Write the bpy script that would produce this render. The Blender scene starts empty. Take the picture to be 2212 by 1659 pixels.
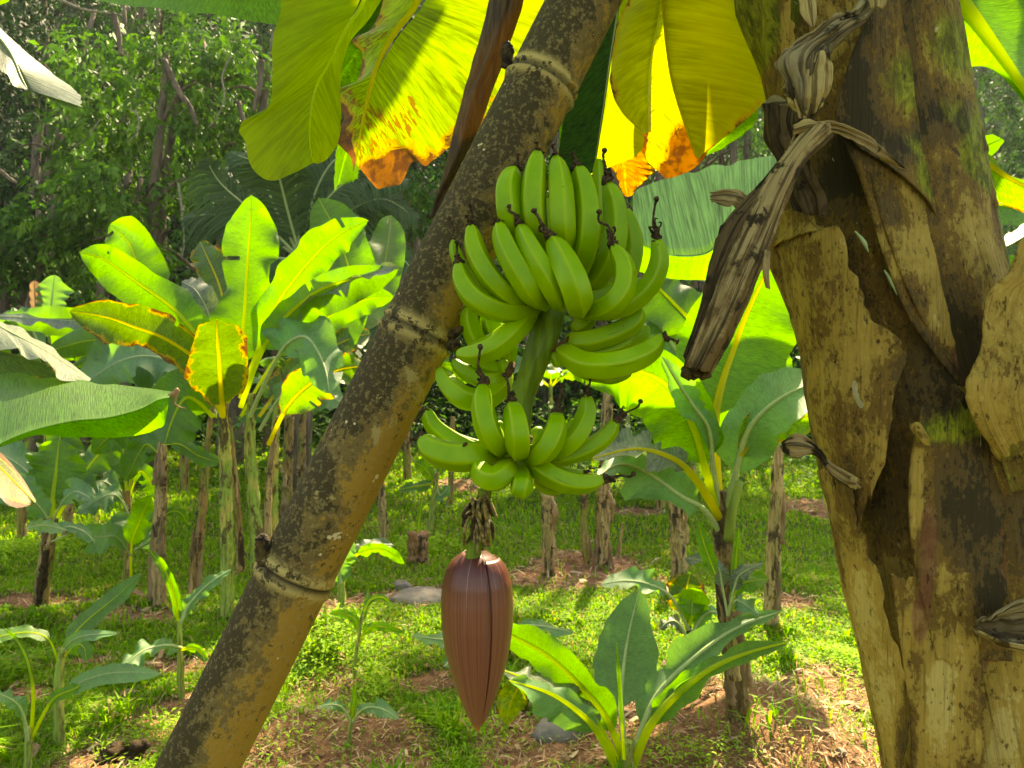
import bpy, math, random
import numpy as np
from mathutils import Vector, Matrix
R = math.radians
C = bpy.context.scene.collection
sc = bpy.context.scene
# ------------------------------------------------------------ camera, sky, sun, exposure
CAMZ = 1.5
F = 1609.0                      # focal length in units of a 2212 x 1659 picture
PITCH = math.atan(34.5 / F)
cam = bpy.data.objects.new('camera', bpy.data.cameras.new('camera'))
C.objects.link(cam)
cam.data.sensor_width = 36.0
cam.data.lens = 36.0 * F / 2212.0
cam.location = (0, 0, CAMZ)
cam.rotation_euler = (math.pi / 2 + PITCH, 0, 0)
cam.data.clip_start = 0.05
cam.data.clip_end = 400
cam.data.dof.use_dof = True
cam.data.dof.focus_distance = 1.0
cam.data.dof.aperture_fstop = 15.0
sc.camera = cam
SUN_EL, SUN_AZ = 50.0, 16.0     # elevation, degrees to the right of straight ahead
w = bpy.data.worlds.new('World'); sc.world = w; w.use_nodes = True
nt = w.node_tree
sky = nt.nodes.new('ShaderNodeTexSky'); sky.sky_type = 'NISHITA'; sky.sun_disc = False
sky.sun_elevation = R(SUN_EL); sky.sun_rotation = R(SUN_AZ)
sky.air_density = 1.0; sky.dust_density = 2.5; sky.ozone_density = 1.0
nt.links.new(sky.outputs[0], nt.nodes['Background'].inputs[0])
nt.nodes['Background'].inputs[1].default_value = 0.125
sl = bpy.data.lights.new('sun', 'SUN'); sl.energy = 5.0; sl.angle = R(0.6); sl.color = (1, .93, .80)
sun = bpy.data.objects.new('sun', sl); C.objects.link(sun)
sd = Vector((math.sin(R(SUN_AZ)) * math.cos(R(SUN_EL)), math.cos(R(SUN_AZ)) * math.cos(R(SUN_EL)), math.sin(R(SUN_EL))))
sun.rotation_euler = sd.to_track_quat('Z', 'Y').to_euler()
sun.location = sd * 30
sc.view_settings.view_transform = 'Standard'; sc.view_settings.look = 'None'
sc.view_settings.gamma = 1; sc.view_settings.exposure = 2.1
sc.view_settings.use_curve_mapping = False
sc.view_settings.use_white_balance = True            # the phone's balance for open shade
sc.view_settings.white_balance_temperature = 9300; sc.view_settings.white_balance_tint = 8
sc.cycles.max_bounces = 8; sc.cycles.transmission_bounces = 6; sc.cycles.diffuse_bounces = 5
sc.cycles.glossy_bounces = 2
sc.cycles.sample_clamp_indirect = 8
try:
    sc.cycles.use_denoising = True
except Exception: pass

# ------------------------------------------------------------ helpers
CP, SP = math.cos(PITCH), math.sin(PITCH)
def P(u, v, d):
    """point seen at (u, v) of the 2212 x 1659 picture, d metres away"""
    x = (u - 1106.0) / F * d; y = (829.5 - v) / F * d
    return np.array((x, d * CP - y * SP, CAMZ + d * SP + y * CP))
def px(n, d): return n / F * d

def hashn(ix, iy, seed):
    h = (ix * 374761393 + iy * 668265263 + seed * 974711) & 0xffffffff
    h = ((h ^ (h >> 13)) * 1274126177) & 0xffffffff
    return ((h ^ (h >> 16)) & 0xffff) / 65535.0
def vnoise(x, y, seed=0):
    x = np.asarray(x, float); y = np.asarray(y, float)
    ix = np.floor(x).astype(np.int64); iy = np.floor(y).astype(np.int64)
    fx = x - ix; fy = y - iy; fx = fx * fx * (3 - 2 * fx); fy = fy * fy * (3 - 2 * fy)
    a = hashn(ix, iy, seed); b = hashn(ix + 1, iy, seed); c = hashn(ix, iy + 1, seed); d = hashn(ix + 1, iy + 1, seed)
    return (a * (1 - fx) + b * fx) * (1 - fy) + (c * (1 - fx) + d * fx) * fy
def fbm(x, y, seed=0, o=4):
    s = 0; a = .5
    for k in range(o):
        s = s + a * vnoise(np.asarray(x) * 2 ** k, np.asarray(y) * 2 ** k, seed + k); a *= .5
    return s / (1 - .5 ** o)

MOUNDS = []                      # (x, y, radius, height) soil heaps at the feet of plants
def ground(x, y):
    x = np.asarray(x, float); y = np.asarray(y, float)
    z = (fbm(x * .8 + 7, y * .8, 3) - .5) * .16 + (fbm(x * .22, y * .22, 9) - .5) * .3 * np.clip((y - 3) / 6, 0, 1)
    z = z + np.clip(y - 8, 0, 9) * .055
    foot = 17.5 + (fbm(x * .12, x * 0 + 3, 5) - .5) * 5 + np.clip(x, 0, 20) * .5
    z = z + np.clip(y - foot, 0, 300) * 1.0
    for (mx, my, mr, mh) in MOUNDS:
        d2 = ((x - mx) ** 2 + (y - my) ** 2) / (mr * mr)
        z = z + mh * np.exp(-d2 * 1.6)
    return z
def G(u, v):
    """the ground point seen at (u, v)"""
    d = 3.0
    for k in range(60):
        p = P(u, v, d); g = float(ground(p[0], p[1]))
        dz = p[2] - g
        d += dz * 1.2 if v > 880 else dz
        d = min(max(d, 1.5), 60)
    return P(u, v, d), d

def cr(pts, n):
    """Catmull-Rom through pts, n samples"""
    p = np.array(pts, float)
    if len(p) == 2: p = np.array([p[0], (p[0] + p[1]) / 2, p[1]])
    q = np.vstack([2 * p[0] - p[1], p, 2 * p[-1] - p[-2]])
    t = np.linspace(0, len(p) - 1, n); i = np.minimum(t.astype(int), len(p) - 2); f = (t - i)[:, None]
    a, b, c, d = q[i], q[i + 1], q[i + 2], q[i + 3]
    return .5 * (2 * b + (c - a) * f + (2 * a - 5 * b + 4 * c - d) * f ** 2 + (3 * b - a - 3 * c + d) * f ** 3)
def crt(pts, t):
    """the same, linear, at positions t in 0..1"""
    p = np.array(pts, float); s = np.clip(t, 0, 1) * (len(p) - 1)
    i = np.minimum(s.astype(int), len(p) - 2); f = s - i
    if p.ndim == 1: return p[i] * (1 - f) + p[i + 1] * f
    f = f[:, None]; return p[i] * (1 - f) + p[i + 1] * f

def root(name, label, cat, loc, group=None):
    o = bpy.data.objects.new(name, None); C.objects.link(o)
    o.location = tuple(float(a) for a in loc); o.empty_display_size = .1
    o['label'] = label; o['category'] = cat
    if group: o['group'] = group
    return o
def tag(o, label, cat, group=None):
    o['label'] = label; o['category'] = cat
    if group: o['group'] = group
    return o
def world_loc(o):
    v = np.zeros(3)
    while o is not None:
        v = v + np.array(o.location); o = o.parent
    return v
def mesh(name, V, Fc, mat, parent=None, uv=None, col=None, smooth=True, origin=None, kind=None, sharp=None):
    """link vertices and faces (array or list) as one mesh object; uv and col per vertex"""
    V = np.asarray(V, float)
    off = world_loc(parent) if parent is not None else np.zeros(3)
    loc = np.zeros(3)
    if origin is not None: loc = np.asarray(origin, float) - off
    me = bpy.data.meshes.new(name)
    L = (V - off - loc)
    if isinstance(Fc, np.ndarray):
        n, k = Fc.shape
        me.vertices.add(len(L)); me.vertices.foreach_set('co', L.astype(np.float32).ravel())
        me.loops.add(n * k); me.loops.foreach_set('vertex_index', Fc.astype(np.int32).ravel())
        me.polygons.add(n); me.polygons.foreach_set('loop_start', np.arange(0, n * k, k, dtype=np.int32))
        me.update(calc_edges=True)
    else:
        me.from_pydata([tuple(p) for p in L], [], [tuple(int(i) for i in f) for f in Fc])
    me.validate(verbose=False)
    li = np.zeros(len(me.loops), dtype=np.int32); me.loops.foreach_get('vertex_index', li)
    if uv is not None:
        ul = me.uv_layers.new(name='UVMap'); ul.data.foreach_set('uv', np.asarray(uv, np.float32)[li].ravel())
    if col is not None:
        c = np.asarray(col, np.float32)
        if c.shape[1] == 3: c = np.hstack([c, np.ones((len(c), 1), np.float32)])
        ca = me.color_attributes.new('tone', 'FLOAT_COLOR', 'POINT'); ca.data.foreach_set('color', c.ravel())
    me.polygons.foreach_set('use_smooth', [smooth] * len(me.polygons))
    me.materials.append(mat)
    o = bpy.data.objects.new(name, me); C.objects.link(o)
    o.location = tuple(loc)
    if parent is not None: o.parent = parent
    if kind: o['kind'] = kind
    return o
def grid_faces(n, m, wrap=False):
    i = np.arange(n - 1)[:, None]; j = np.arange(m if wrap else m - 1)[None, :]
    j2 = (j + 1) % m
    return np.stack([i * m + j, i * m + j2, (i + 1) * m + j2, (i + 1) * m + j], -1).reshape(-1, 4)
def frames(p):
    t = np.gradient(p, axis=0); t /= np.linalg.norm(t, axis=1)[:, None] + 1e-12
    n = np.zeros_like(p); ref = np.array((0.0, 0, 1)) if abs(t[0][2]) < .9 else np.array((1.0, 0, 0))
    a = np.cross(t[0], ref); a /= np.linalg.norm(a)
    for i in range(len(p)):
        a = a - t[i] * np.dot(a, t[i]); a /= np.linalg.norm(a) + 1e-12; n[i] = a
    return t, n, np.cross(t, n)
def tube_data(pts, rad, n=24, m=10, caps=True, shape=None, noise=0, seed=0):
    p = cr(pts, n); r = crt(rad, np.linspace(0, 1, n)) if len(rad) != n else np.array(rad, float)
    t, a, b = frames(p)
    th = np.linspace(0, 2 * np.pi, m, endpoint=False)
    rr = r[:, None] * np.ones(m)[None]
    if shape is not None: rr = rr * shape(th)[None]
    if noise: rr = rr * (1 + noise * (vnoise(np.arange(n)[:, None] * .9 + th * 0, th[None] * 1.6 + np.zeros((n, 1)), seed) - .5) * 2)
    V = p[:, None] + a[:, None] * (np.cos(th) [None, :, None] * rr[..., None]) + b[:, None] * (np.sin(th)[None, :, None] * rr[..., None])
    L = np.concatenate([[0], np.cumsum(np.linalg.norm(np.diff(p, axis=0), axis=1))])
    uv = np.stack([np.tile(th / (2 * np.pi), (n, 1)), np.tile(L[:, None], (1, m))], -1).reshape(-1, 2)
    V = V.reshape(-1, 3); Fc = grid_faces(n, m, True)
    if caps:
        V = np.vstack([V, p[0], p[-1]]); uv = np.vstack([uv, [0, 0], [0, L[-1]]])
        Fc = [tuple(f) for f in Fc]
        k0 = n * m; k1 = k0 + 1
        for j in range(m):
            Fc.append((k0, (j + 1) % m, j)); Fc.append((k1, (n - 1) * m + j, (n - 1) * m + (j + 1) % m))
    return V, Fc, uv
def tube(name, pts, rad, mat, parent=None, **k):
    V, Fc, uv = tube_data(pts, rad, **k)
    return mesh(name, V, Fc, mat, parent, uv=uv, origin=pts[0] if parent is None else None)
class Acc:
    """collects several pieces of one part"""
    def __init__(s): s.V = []; s.F = []; s.U = []; s.n = 0
    def add(s, V, Fc, uv):
        s.V.append(np.asarray(V)); s.U.append(np.asarray(uv)); s.F += [tuple(int(i) + s.n for i in f) for f in Fc]; s.n += len(V)
    def tube(s, pts, rad, **k): s.add(*tube_data(pts, rad, **k))
    def build(s, name, mat, parent=None, **k):
        return mesh(name, np.vstack(s.V), s.F, mat, parent, uv=np.vstack(s.U), **k)

# ------------------------------------------------------------ materials
class NB:
    def __init__(s, name):
        s.m = bpy.data.materials.new(name); s.m.use_nodes = True; s.t = s.m.node_tree; s.t.nodes.clear()
        s.out = s.t.nodes.new('ShaderNodeOutputMaterial')
    def n(s, kind, **k):
        o = s.t.nodes.new('ShaderNode' + kind)
        for a, b in k.items(): setattr(o, a, b)
        return o
    def set(s, sock, val):
        if hasattr(val, 'is_linked') or hasattr(val, 'links'): s.t.links.new(val, sock)
        elif isinstance(val, (tuple, list)) and len(val) == 3 and sock.type == 'RGBA': sock.default_value = (*val, 1)
        else: sock.default_value = val
    def math(s, op, a, b=0.0, c=None, clamp=False):
        o = s.n('Math', operation=op, use_clamp=clamp); s.set(o.inputs[0], a); s.set(o.inputs[1], b)
        if c is not None: s.set(o.inputs[2], c)
        return o.outputs[0]
    def mix(s, f, a, b, blend='MIX'):
        o = s.n('Mix', data_type='RGBA', blend_type=blend); s.set(o.inputs[0], f); s.set(o.inputs[6], a); s.set(o.inputs[7], b)
        return o.outputs[2]
    def ramp(s, f, lo, hi):
        o = s.n('MapRange', interpolation_type='SMOOTHSTEP'); s.set(o.inputs[0], f)
        o.inputs[1].default_value = lo; o.inputs[2].default_value = hi
        return o.outputs[0]
    def noise(s, vec, scale, detail=4, rough=.55, dist=0.0):
        o = s.n('TexNoise'); s.set(o.inputs['Vector'], vec); o.inputs['Scale'].default_value = scale
        o.inputs['Detail'].default_value = detail; o.inputs['Roughness'].default_value = rough; o.inputs['Distortion'].default_value = dist
        return o.outputs[0]
    def vmul(s, vec, xyz):
        o = s.n('Mapping'); s.set(o.inputs['Vector'], vec); o.inputs['Scale'].default_value = xyz
        return o.outputs[0]
    def uvxyz(s):
        u = s.n('UVMap'); x = s.n('SeparateXYZ'); s.t.links.new(u.outputs[0], x.inputs[0])
        return u.outputs[0], x.outputs[0], x.outputs[1]
    def obj(s):
        return s.n('TexCoord').outputs['Object']
    def bump(s, h, st, dist=.01):
        o = s.n('Bump'); o.inputs['Strength'].default_value = st; o.inputs['Distance'].default_value = dist; s.set(o.inputs['Height'], h)
        return o.outputs[0]
    def prin(s, col, rough=.6, spec=.4, nrm=None, **k):
        o = s.n('BsdfPrincipled'); s.set(o.inputs['Base Color'], col); s.set(o.inputs['Roughness'], rough)
        o.inputs['Specular IOR Level'].default_value = spec
        if nrm is not None: s.t.links.new(nrm, o.inputs['Normal'])
        for a, b in k.items(): s.set(o.inputs[a.replace('_', ' ')], b)
        return o.outputs[0]
    def fin(s, sh, tr=None, f=.5):
        if tr is not None:
            t = s.n('BsdfTranslucent'); s.set(t.inputs[0], tr)
            m = s.n('MixShader'); s.set(m.inputs[0], f); s.t.links.new(sh, m.inputs[1]); s.t.links.new(t.outputs[0], m.inputs[2]); sh = m.outputs[0]
        s.t.links.new(sh, s.out.inputs[0]); return s.m

def mat_leaf(name, base, trans, f=.5, rough=.42, spec=.45, brown=0.0, yellow=0.0, vein=1.0, freq=55., burn=0.0, lesion=0.0):
    """banana blade: lateral veins run from midrib (v = .5) to margin; u is metres along the leaf"""
    b = NB(name); uv, x, y = b.uvxyz()
    s = b.math('ABSOLUTE', b.math('MULTIPLY_ADD', y, 2.0, -1.0))             # 0 midrib .. 1 margin
    xs = b.math('MULTIPLY_ADD', s, -.035, x)
    cx = b.n('CombineXYZ'); b.set(cx.inputs[0], xs); b.set(cx.inputs[1], b.math('MULTIPLY', s, .02))
    fine = b.ramp(b.noise(cx.outputs[0], freq * 5, 3, .7), .3, .7)
    broad = b.noise(cx.outputs[0], freq * .5, 3, .6)
    ob = b.obj(); big = b.noise(ob, 3.0, 3)
    k = b.math('ADD', b.math('MULTIPLY', fine, 1.0 * vein), b.math('ADD', b.math('MULTIPLY', broad, 1.2 * vein), b.math('MULTIPLY', big, .9)))
    k = b.math('ADD', k, 1.0 - .5 * (2.2 * vein + .9))
    def mul(c):
        o = b.n('VectorMath', operation='SCALE'); b.set(o.inputs[0], c); b.set(o.inputs['Scale'], k); return o.outputs[0]
    rgb = b.n('RGB'); rgb.outputs[0].default_value = (*base, 1); c = mul(rgb.outputs[0])
    rgb2 = b.n('RGB'); rgb2.outputs[0].default_value = (*trans, 1); t = mul(rgb2.outputs[0])
    if yellow:
        yf = b.math('MULTIPLY', b.ramp(b.math('ADD', b.noise(ob, 2.2, 3), b.math('MULTIPLY', s, .15)), .45, .75), yellow)
        c = b.mix(yf, c, (.42, .36, .02)); t = b.mix(yf, t, (.66, .60, .002))
    if lesion:
        m = b.n('CombineXYZ'); b.set(m.inputs[0], b.math('MULTIPLY', xs, 26.)); b.set(m.inputs[1], b.math('MULTIPLY', s, 1.0))
        l1 = b.ramp(b.math('MULTIPLY', b.noise(m.outputs[0], 5.5, 5, .65, .5), b.ramp(b.noise(ob, 5.0, 2), .35, .58)), .49, .55)
        l1 = b.math('MULTIPLY', l1, lesion)
        c = b.mix(l1, c, (.22, .09, .01)); t = b.mix(l1, t, (.30, .10, .004))
    if brown or burn:
        e = b.math('ADD', b.math('MULTIPLY', b.noise(ob, 11.0, 8, .7, .6), .9), b.math('MULTIPLY', s, .6))
        if burn: e = b.math('ADD', e, b.math('MULTIPLY', b.ramp(x, burn, burn + .16), .36))
        bf = b.ramp(e, 1.04 - brown * .12, 1.10 - brown * .12)
        edge = b.ramp(e, .98 - brown * .12, 1.04 - brown * .12)
        c = b.mix(edge, c, (.45, .30, .01)); t = b.mix(edge, t, (.55, .34, .0))
        c = b.mix(bf, c, (.16, .065, .012)); t = b.mix(bf, t, b.mix(b.ramp(b.noise(ob, 30, 5, .7), .42, .58), (.09, .028, .003), (.27, .095, .003)))
    pr = b.prin(c, rough, spec, b.bump(b.math('ADD', fine, broad), .35, .003))
    return b.fin(pr, t, f)

def mat_stem(name, green=(.20, .30, .05), tan=(.42, .30, .13), dark=(.05, .03, .015), tint=.5):
    """pseudostem of the garden plants: fibrous, green under brown papery sheaths"""
    b = NB(name); uv, x, y = b.uvxyz(); ob = b.obj()
    v = b.vmul(ob, (1, 1, .10)); fib = b.noise(v, 70, 4, .7)
    pat = b.noise(b.vmul(ob, (1, 1, .35)), 9, 5, .62, .8)
    c = b.mix(b.ramp(pat, tint - .04, tint + .05), green, tan)
    c = b.mix(b.ramp(b.noise(b.vmul(ob, (1, 1, .35)), 11, 6, .72, .8), .50, .58), c, dark)
    c = b.mix(b.math('MULTIPLY', b.ramp(fib, .42, .68), .75), c, dark)
    return b.fin(b.prin(c, .7, .25, b.bump(fib, .6, .01)))

def mat_simple(name, col, rough=.6, spec=.3, var=.5, scale=12., stretch=(1, 1, 1), trans=None, f=.4, bump=.2, col2=None):
    b = NB(name); ob = b.obj(); n = b.noise(b.vmul(ob, stretch), scale, 4, .6)
    c2 = col2 or tuple(a * (1 - var) for a in col)
    c = b.mix(b.ramp(n, .35, .65), col, c2)
    return b.fin(b.prin(c, rough, spec, b.bump(n, bump, .01)), trans, f)
def mat_vcol(name, rough=.6, spec=.3, f=.4, tk=(1.9, 1.9, .7)):
    b = NB(name); a = b.n('Attribute', attribute_name='tone')
    c = a.outputs['Color']
    return b.fin(b.prin(c, rough, spec), b.mix(1.0, c, tk, 'MULTIPLY'), f)

M = {}
M['bright'] = mat_leaf('leaf_backlit', (.085, .19, .012), (.175, .48, .002), .52, vein=.7)
M['mid'] = mat_leaf('leaf_mid_green', (.07, .17, .02), (.16, .42, .004), .45, vein=.6)
M['olive'] = mat_leaf('leaf_olive', (.07, .14, .012), (.11, .22, .003), .42, brown=.3)
M['bluebehind'] = mat_leaf('leaf_waxy_broad_sky_tint', (.10, .20, .10), (.09, .22, .035), .3, rough=.45, spec=.4, vein=1.0, freq=16)  # broad waxy leaf, sky sheen put into its blue green base
M['blue'] = mat_leaf('leaf_waxy_sky_tint', (.10, .22, .075), (.20, .48, .03), .35, rough=.48, spec=.4, vein=.5)  # waxy top side; the sky's reflection is also put into the greyish base
M['white'] = mat_leaf('leaf_waxy_lit_pale', (.105, .135, .08), (.18, .28, .05), .25, rough=.45, spec=.4, vein=1.1, freq=34)  # waxy top side with strong top light put into its pale colour
M['dark'] = mat_leaf('leaf_dark', (.012, .05, .004), (.05, .16, .002), .35, spec=.15, rough=.6)  # leaf in shade: the shade is put into its dark green
M['burnt'] = mat_leaf('leaf_burnt_margin', (.08, .16, .012), (.22, .50, .006), .45, brown=.12)
M['yellow'] = mat_leaf('leaf_yellowing', (.20, .22, .01), (.38, .62, .001), .55, yellow=.45, lesion=.9, brown=.3, burn=.33, freq=28, vein=.85)
M['gold'] = mat_leaf('leaf_golden', (.24, .24, .01), (.50, .52, .002), .52, spec=.15, yellow=.7, brown=.1, freq=14, vein=.6)
M['goldsun'] = mat_leaf('leaf_golden_sun_tint', (.25, .24, .01), (.52, .62, .001), .6, yellow=.6, brown=.5, burn=.22, freq=28, vein=1.2)  # lit copy of the golden leaf, sunshine put into its colours
M['limeflat'] = mat_leaf('leaf_lime_underside', (.13, .21, .01), (.52, .68, .004), .5, spec=.2, yellow=.2, freq=16, vein=.4)
M['drybrown'] = mat_leaf('leaf_scorched', (.30, .12, .02), (.80, .26, .01), .5, freq=30, brown=.8)
M['scorch'] = mat_leaf('leaf_scorched_margin', (.12, .14, .03), (.30, .32, .01), .4, brown=1.9)
M['rib'] = mat_simple('midrib_green', (.30, .38, .05), .5, .4, .15, 30, trans=(.85, .95, .04), f=.7)
M['ribpale'] = mat_simple('midrib_pale', (.34, .42, .16), .5, .4, .2, 30)
M['ribgold'] = mat_simple('midrib_golden', (.45, .42, .04), .5, .4, .15, 30, trans=(.95, .85, .02), f=.7)
M['petiole'] = mat_simple('petiole_green', (.25, .33, .06), .5, .4, .4, 14, (1, 1, .2), trans=(.5, .6, .04), f=.2)
M['stem'] = mat_stem('stem_green_brown', green=(.26, .27, .04), tan=(.36, .22, .07), tint=.46)
M['stemdry'] = mat_stem('stem_dry', green=(.34, .25, .09), tan=(.50, .33, .15), tint=.45)
M['stemred'] = mat_stem('stem_reddish', green=(.30, .13, .05), tan=(.42, .24, .12), tint=.5)
M['stemgreen'] = mat_stem('stem_green', green=(.26, .36, .06), tan=(.46, .40, .09), dark=(.09, .06, .02), tint=.52)
M['straw'] = mat_simple('dead_leaf', (.42, .28, .15), .8, .2, .6, 20, (1, 1, .3), trans=(.45, .25, .1), f=.25)
M['stemdark'] = mat_stem('stem_dark_peeling', green=(.13, .08, .03), tan=(.32, .20, .08), dark=(.035, .022, .01), tint=.5)
# ------------------------------------------------------------ banana leaves
RIBOF = {'bright': 'rib', 'mid': 'rib', 'olive': 'ribgold', 'blue': 'ribpale', 'white': 'ribpale', 'dark': 'rib', 'burnt': 'ribgold',
         'yellow': 'ribgold', 'gold': 'ribgold', 'goldsun': 'ribgold', 'limeflat': 'rib', 'drybrown': 'straw', 'scorch': 'ribgold', 'bluebehind': 'ribpale'}
def blade(name, mid, left, right, mat, parent=None, nu=44, nv=7, sag=.0, wave=.0, seed=0, slits=0, ragged=0., lab=None, fold=0.0, rib=True):
    """mid / left / right: (n,3) samples with the same n; the surface joins them"""
    rg = random.Random(seed)
    n = len(mid); mid = np.asarray(mid); V = []; uv = []
    L = np.concatenate([[0], np.cumsum(np.linalg.norm(np.diff(mid, axis=0), axis=1))])
    t = np.linspace(0, 1, n)
    nrm = np.cross(np.gradient(mid, axis=0), np.asarray(right) - np.asarray(left)); nrm /= np.linalg.norm(nrm, axis=1)[:, None] + 1e-9
    a0 = np.linspace(1, 0, nv + 1); ss = [(-1, a) for a in a0] + [(1, a) for a in a0[::-1]]   # two halves, open under the midrib
    gap = (.05 * (1 - t) + .006) if rib else t * 0
    ph = rg.random() * 6
    for (s, a) in ss:
        e = left if s < 0 else right
        q = mid + (e - mid) * (gap + (1 - gap) * a)[:, None]
        W = np.linalg.norm(e - mid, axis=1)
        if sag: q = q + nrm * (sag * W * (a - a * a) * 1.6)[:, None]
        if wave:
            wv = (vnoise(t * 7 + ph, t * 0 + (5 if s < 0 else 11), seed) - .5) + .5 * (vnoise(t * 17 + ph, t * 0 + (3 if s < 0 else 8), seed + 1) - .5)
            q = q + nrm * (wave * W * a ** 2 * wv * 2)[:, None]
        if ragged and a == 1:
            q = q - (e - mid) * (ragged * np.clip(vnoise(t * 60, t * 0 + s, seed) - .45, 0, 1) * 2)[:, None]
        if a == 1:
            q = q - (e - mid) * (.16 * np.clip(vnoise(t * 11 + ph, t * 0 + s, seed + 9) - .55, 0, 1))[:, None]
        V.append(q); uv.append(np.stack([L, np.full(n, .5 + s * a / 2)], 1))
    V = np.stack(V, 1); uv = np.stack(uv, 1); m = len(ss)
    Fc = grid_faces(n, m).reshape(n - 1, m - 1, 4)
    keep = np.ones((n - 1, m - 1), bool)
    if rib: keep[:, nv] = False
    for k in range(slits):
        i = rg.randrange(3, n - 3); dep = rg.uniform(.35, .85)
        if rg.random() < .5: keep[i, :int(nv * (dep))] = False
        else: keep[i, m - 1 - int(nv * (dep)):] = False
        # open the tear: the strip beyond hangs a little lower
    Fc = Fc[keep]
    o = mesh(name, V.reshape(-1, 3), Fc, mat, parent, uv=uv.reshape(-1, 2))
    if lab: o['label'] = lab
    return o
def prof(t, tip=.35, base=.12):
    """half width along a banana blade, 0..1"""
    a = np.clip(t / base, 0, 1) ** .65
    c = np.clip(1 - np.clip((t - (1 - tip)) / tip, 0, 1) ** 1.9, 0, 1) ** .72
    return a * c
def leaf(parent, m, w, style, d, md=0.0, tp=0.0, wl=1.0, wr=1.0, b0=.0, tip=.35, base=.12, sag=.12, wave=.5, slits=0, rib=None, rr=None, seed=None, pet=None, ragged=0., lab=None, nu=44, dd=None):
    """a leaf traced along its midrib m [(u, v)...] from the stem out; w half width in picture units, d its distance,
    md how much farther its tip is, tp how far the upper margin leans back, b0 the fraction that is bare stalk"""
    global _ls; _ls += 1
    seed = _ls if seed is None else seed
    q = cr([(a[0], a[1]) for a in m], nu + 12)
    tt = np.linspace(0, 1, len(q))
    dep = d + md * tt if dd is None else crt([d + x for x in dd], tt)
    mid3 = np.array([P(a, b, c) for (a, b), c in zip(q, dep)])
    k0 = int(b0 * len(q)); k0 = min(k0, len(q) - 12)
    tb = np.linspace(0, 1, len(q) - k0)
    tan = np.gradient(q, axis=0); tan /= np.linalg.norm(tan, axis=1)[:, None] + 1e-9
    per = np.stack([tan[:, 1], -tan[:, 0]], 1)                    # to the left of travel in a y-down picture
    def edge(sgn, k):
        W = prof(tb, tip, base) * w * k * (1 + .22 * (vnoise(tb * 5, tb * 0 + sgn, seed) - .5) + .10 * (vnoise(tb * 13, tb * 0 + sgn, seed + 2) - .5))
        ru = per[k0:] * sgn * W[:, None]
        e2 = q[k0:] + ru
        dm = dep[k0:]
        D = dm + tp * (-ru[:, 1]) / F * dm
        return np.array([P(a, b, c) for (a, b), c in zip(e2, D)])
    if np.any(np.isnan(q)): raise ValueError
    lf = blade('leaf', mid3[k0:], edge(1, wl), edge(-1, wr), M[style], parent, sag=sag, wave=wave, seed=seed, slits=slits, ragged=ragged, lab=lab)
    r0 = (rr if rr else max(w * .10, 2.0)) / F * d
    rm = M[rib or RIBOF[style]]
    tube('midrib', list(mid3[::4]) + [mid3[-1]], [r0, r0 * .8, r0 * .5, r0 * .12], rm, lf, n=26, m=6, caps=False)
    return lf
_ls = 0
def traced(name_parent, midp, leftp, rightp, style, rr=6, n=60, wave=0., sag=0., seed=1, slits=0, ragged=0., lab=None, rib=None, name='leaf', top=False):
    """leaf from three traced lines of (u, v, d)"""
    def s3(p): q = cr(p, n); return np.array([P(*a) for a in q])
    a, b, c = s3(midp), s3(leftp), s3(rightp)
    lf = blade(name, a, b, c, M[style], name_parent, wave=wave, sag=sag, seed=seed, slits=slits, ragged=ragged, lab=lab, nv=10, rib=rr > 4)
    if rr:
        d = midp[0][2]; r0 = rr / F * d
        tube('midrib', list(a[::5]) + [a[-1]], [r0, r0 * .8, r0 * .5, r0 * .15], M[rib or RIBOF[style]], lf, n=30, m=8, caps=False)
    return lf
def stalk(parent, pts, rad, d, mat='stem', name='pseudostem', seed=0, m=14, n=22, noise=.10, sink=0, md=0):
    """upright stem traced from the ground up; rad in picture units"""
    k = len(pts)
    p3 = [P(u, v, d + md * i / (k - 1)) for i, (u, v) in enumerate(pts)]
    if sink: p3 = [p3[0] - np.array((0, 0, sink))] + p3
    r = [x / F * d for x in rad]
    st = tube(name, p3, r, M[mat], parent, n=n * 2, m=m, noise=noise * 1.5, seed=seed)
    rg = random.Random(seed + 77); q = cr(p3, 40); rr_ = crt(r, np.linspace(0, 1, 40))
    if mat != 'stemgreen' and max(rad) > 8:
        for k in range(5):
            i = rg.randrange(4, 30); a = rg.uniform(-1.3, 1.3); j = min(39, i + rg.randrange(3, 9)); off = np.array((math.sin(a), -math.cos(a), 0)); w_ = rr_[i]
            tube('dry_sheath', [q[i] + off * rr_[i] * .92, q[(i + j) // 2] + off * rr_[i] * 1.02, q[j] + off * rr_[j] * rg.uniform(1.05, 1.5)], [w_ * .5, w_ * .42, w_ * .08], M[rg.choice(('straw', 'stemdry'))], parent, n=12, m=7, noise=.5, seed=k + seed)
    return st

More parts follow.
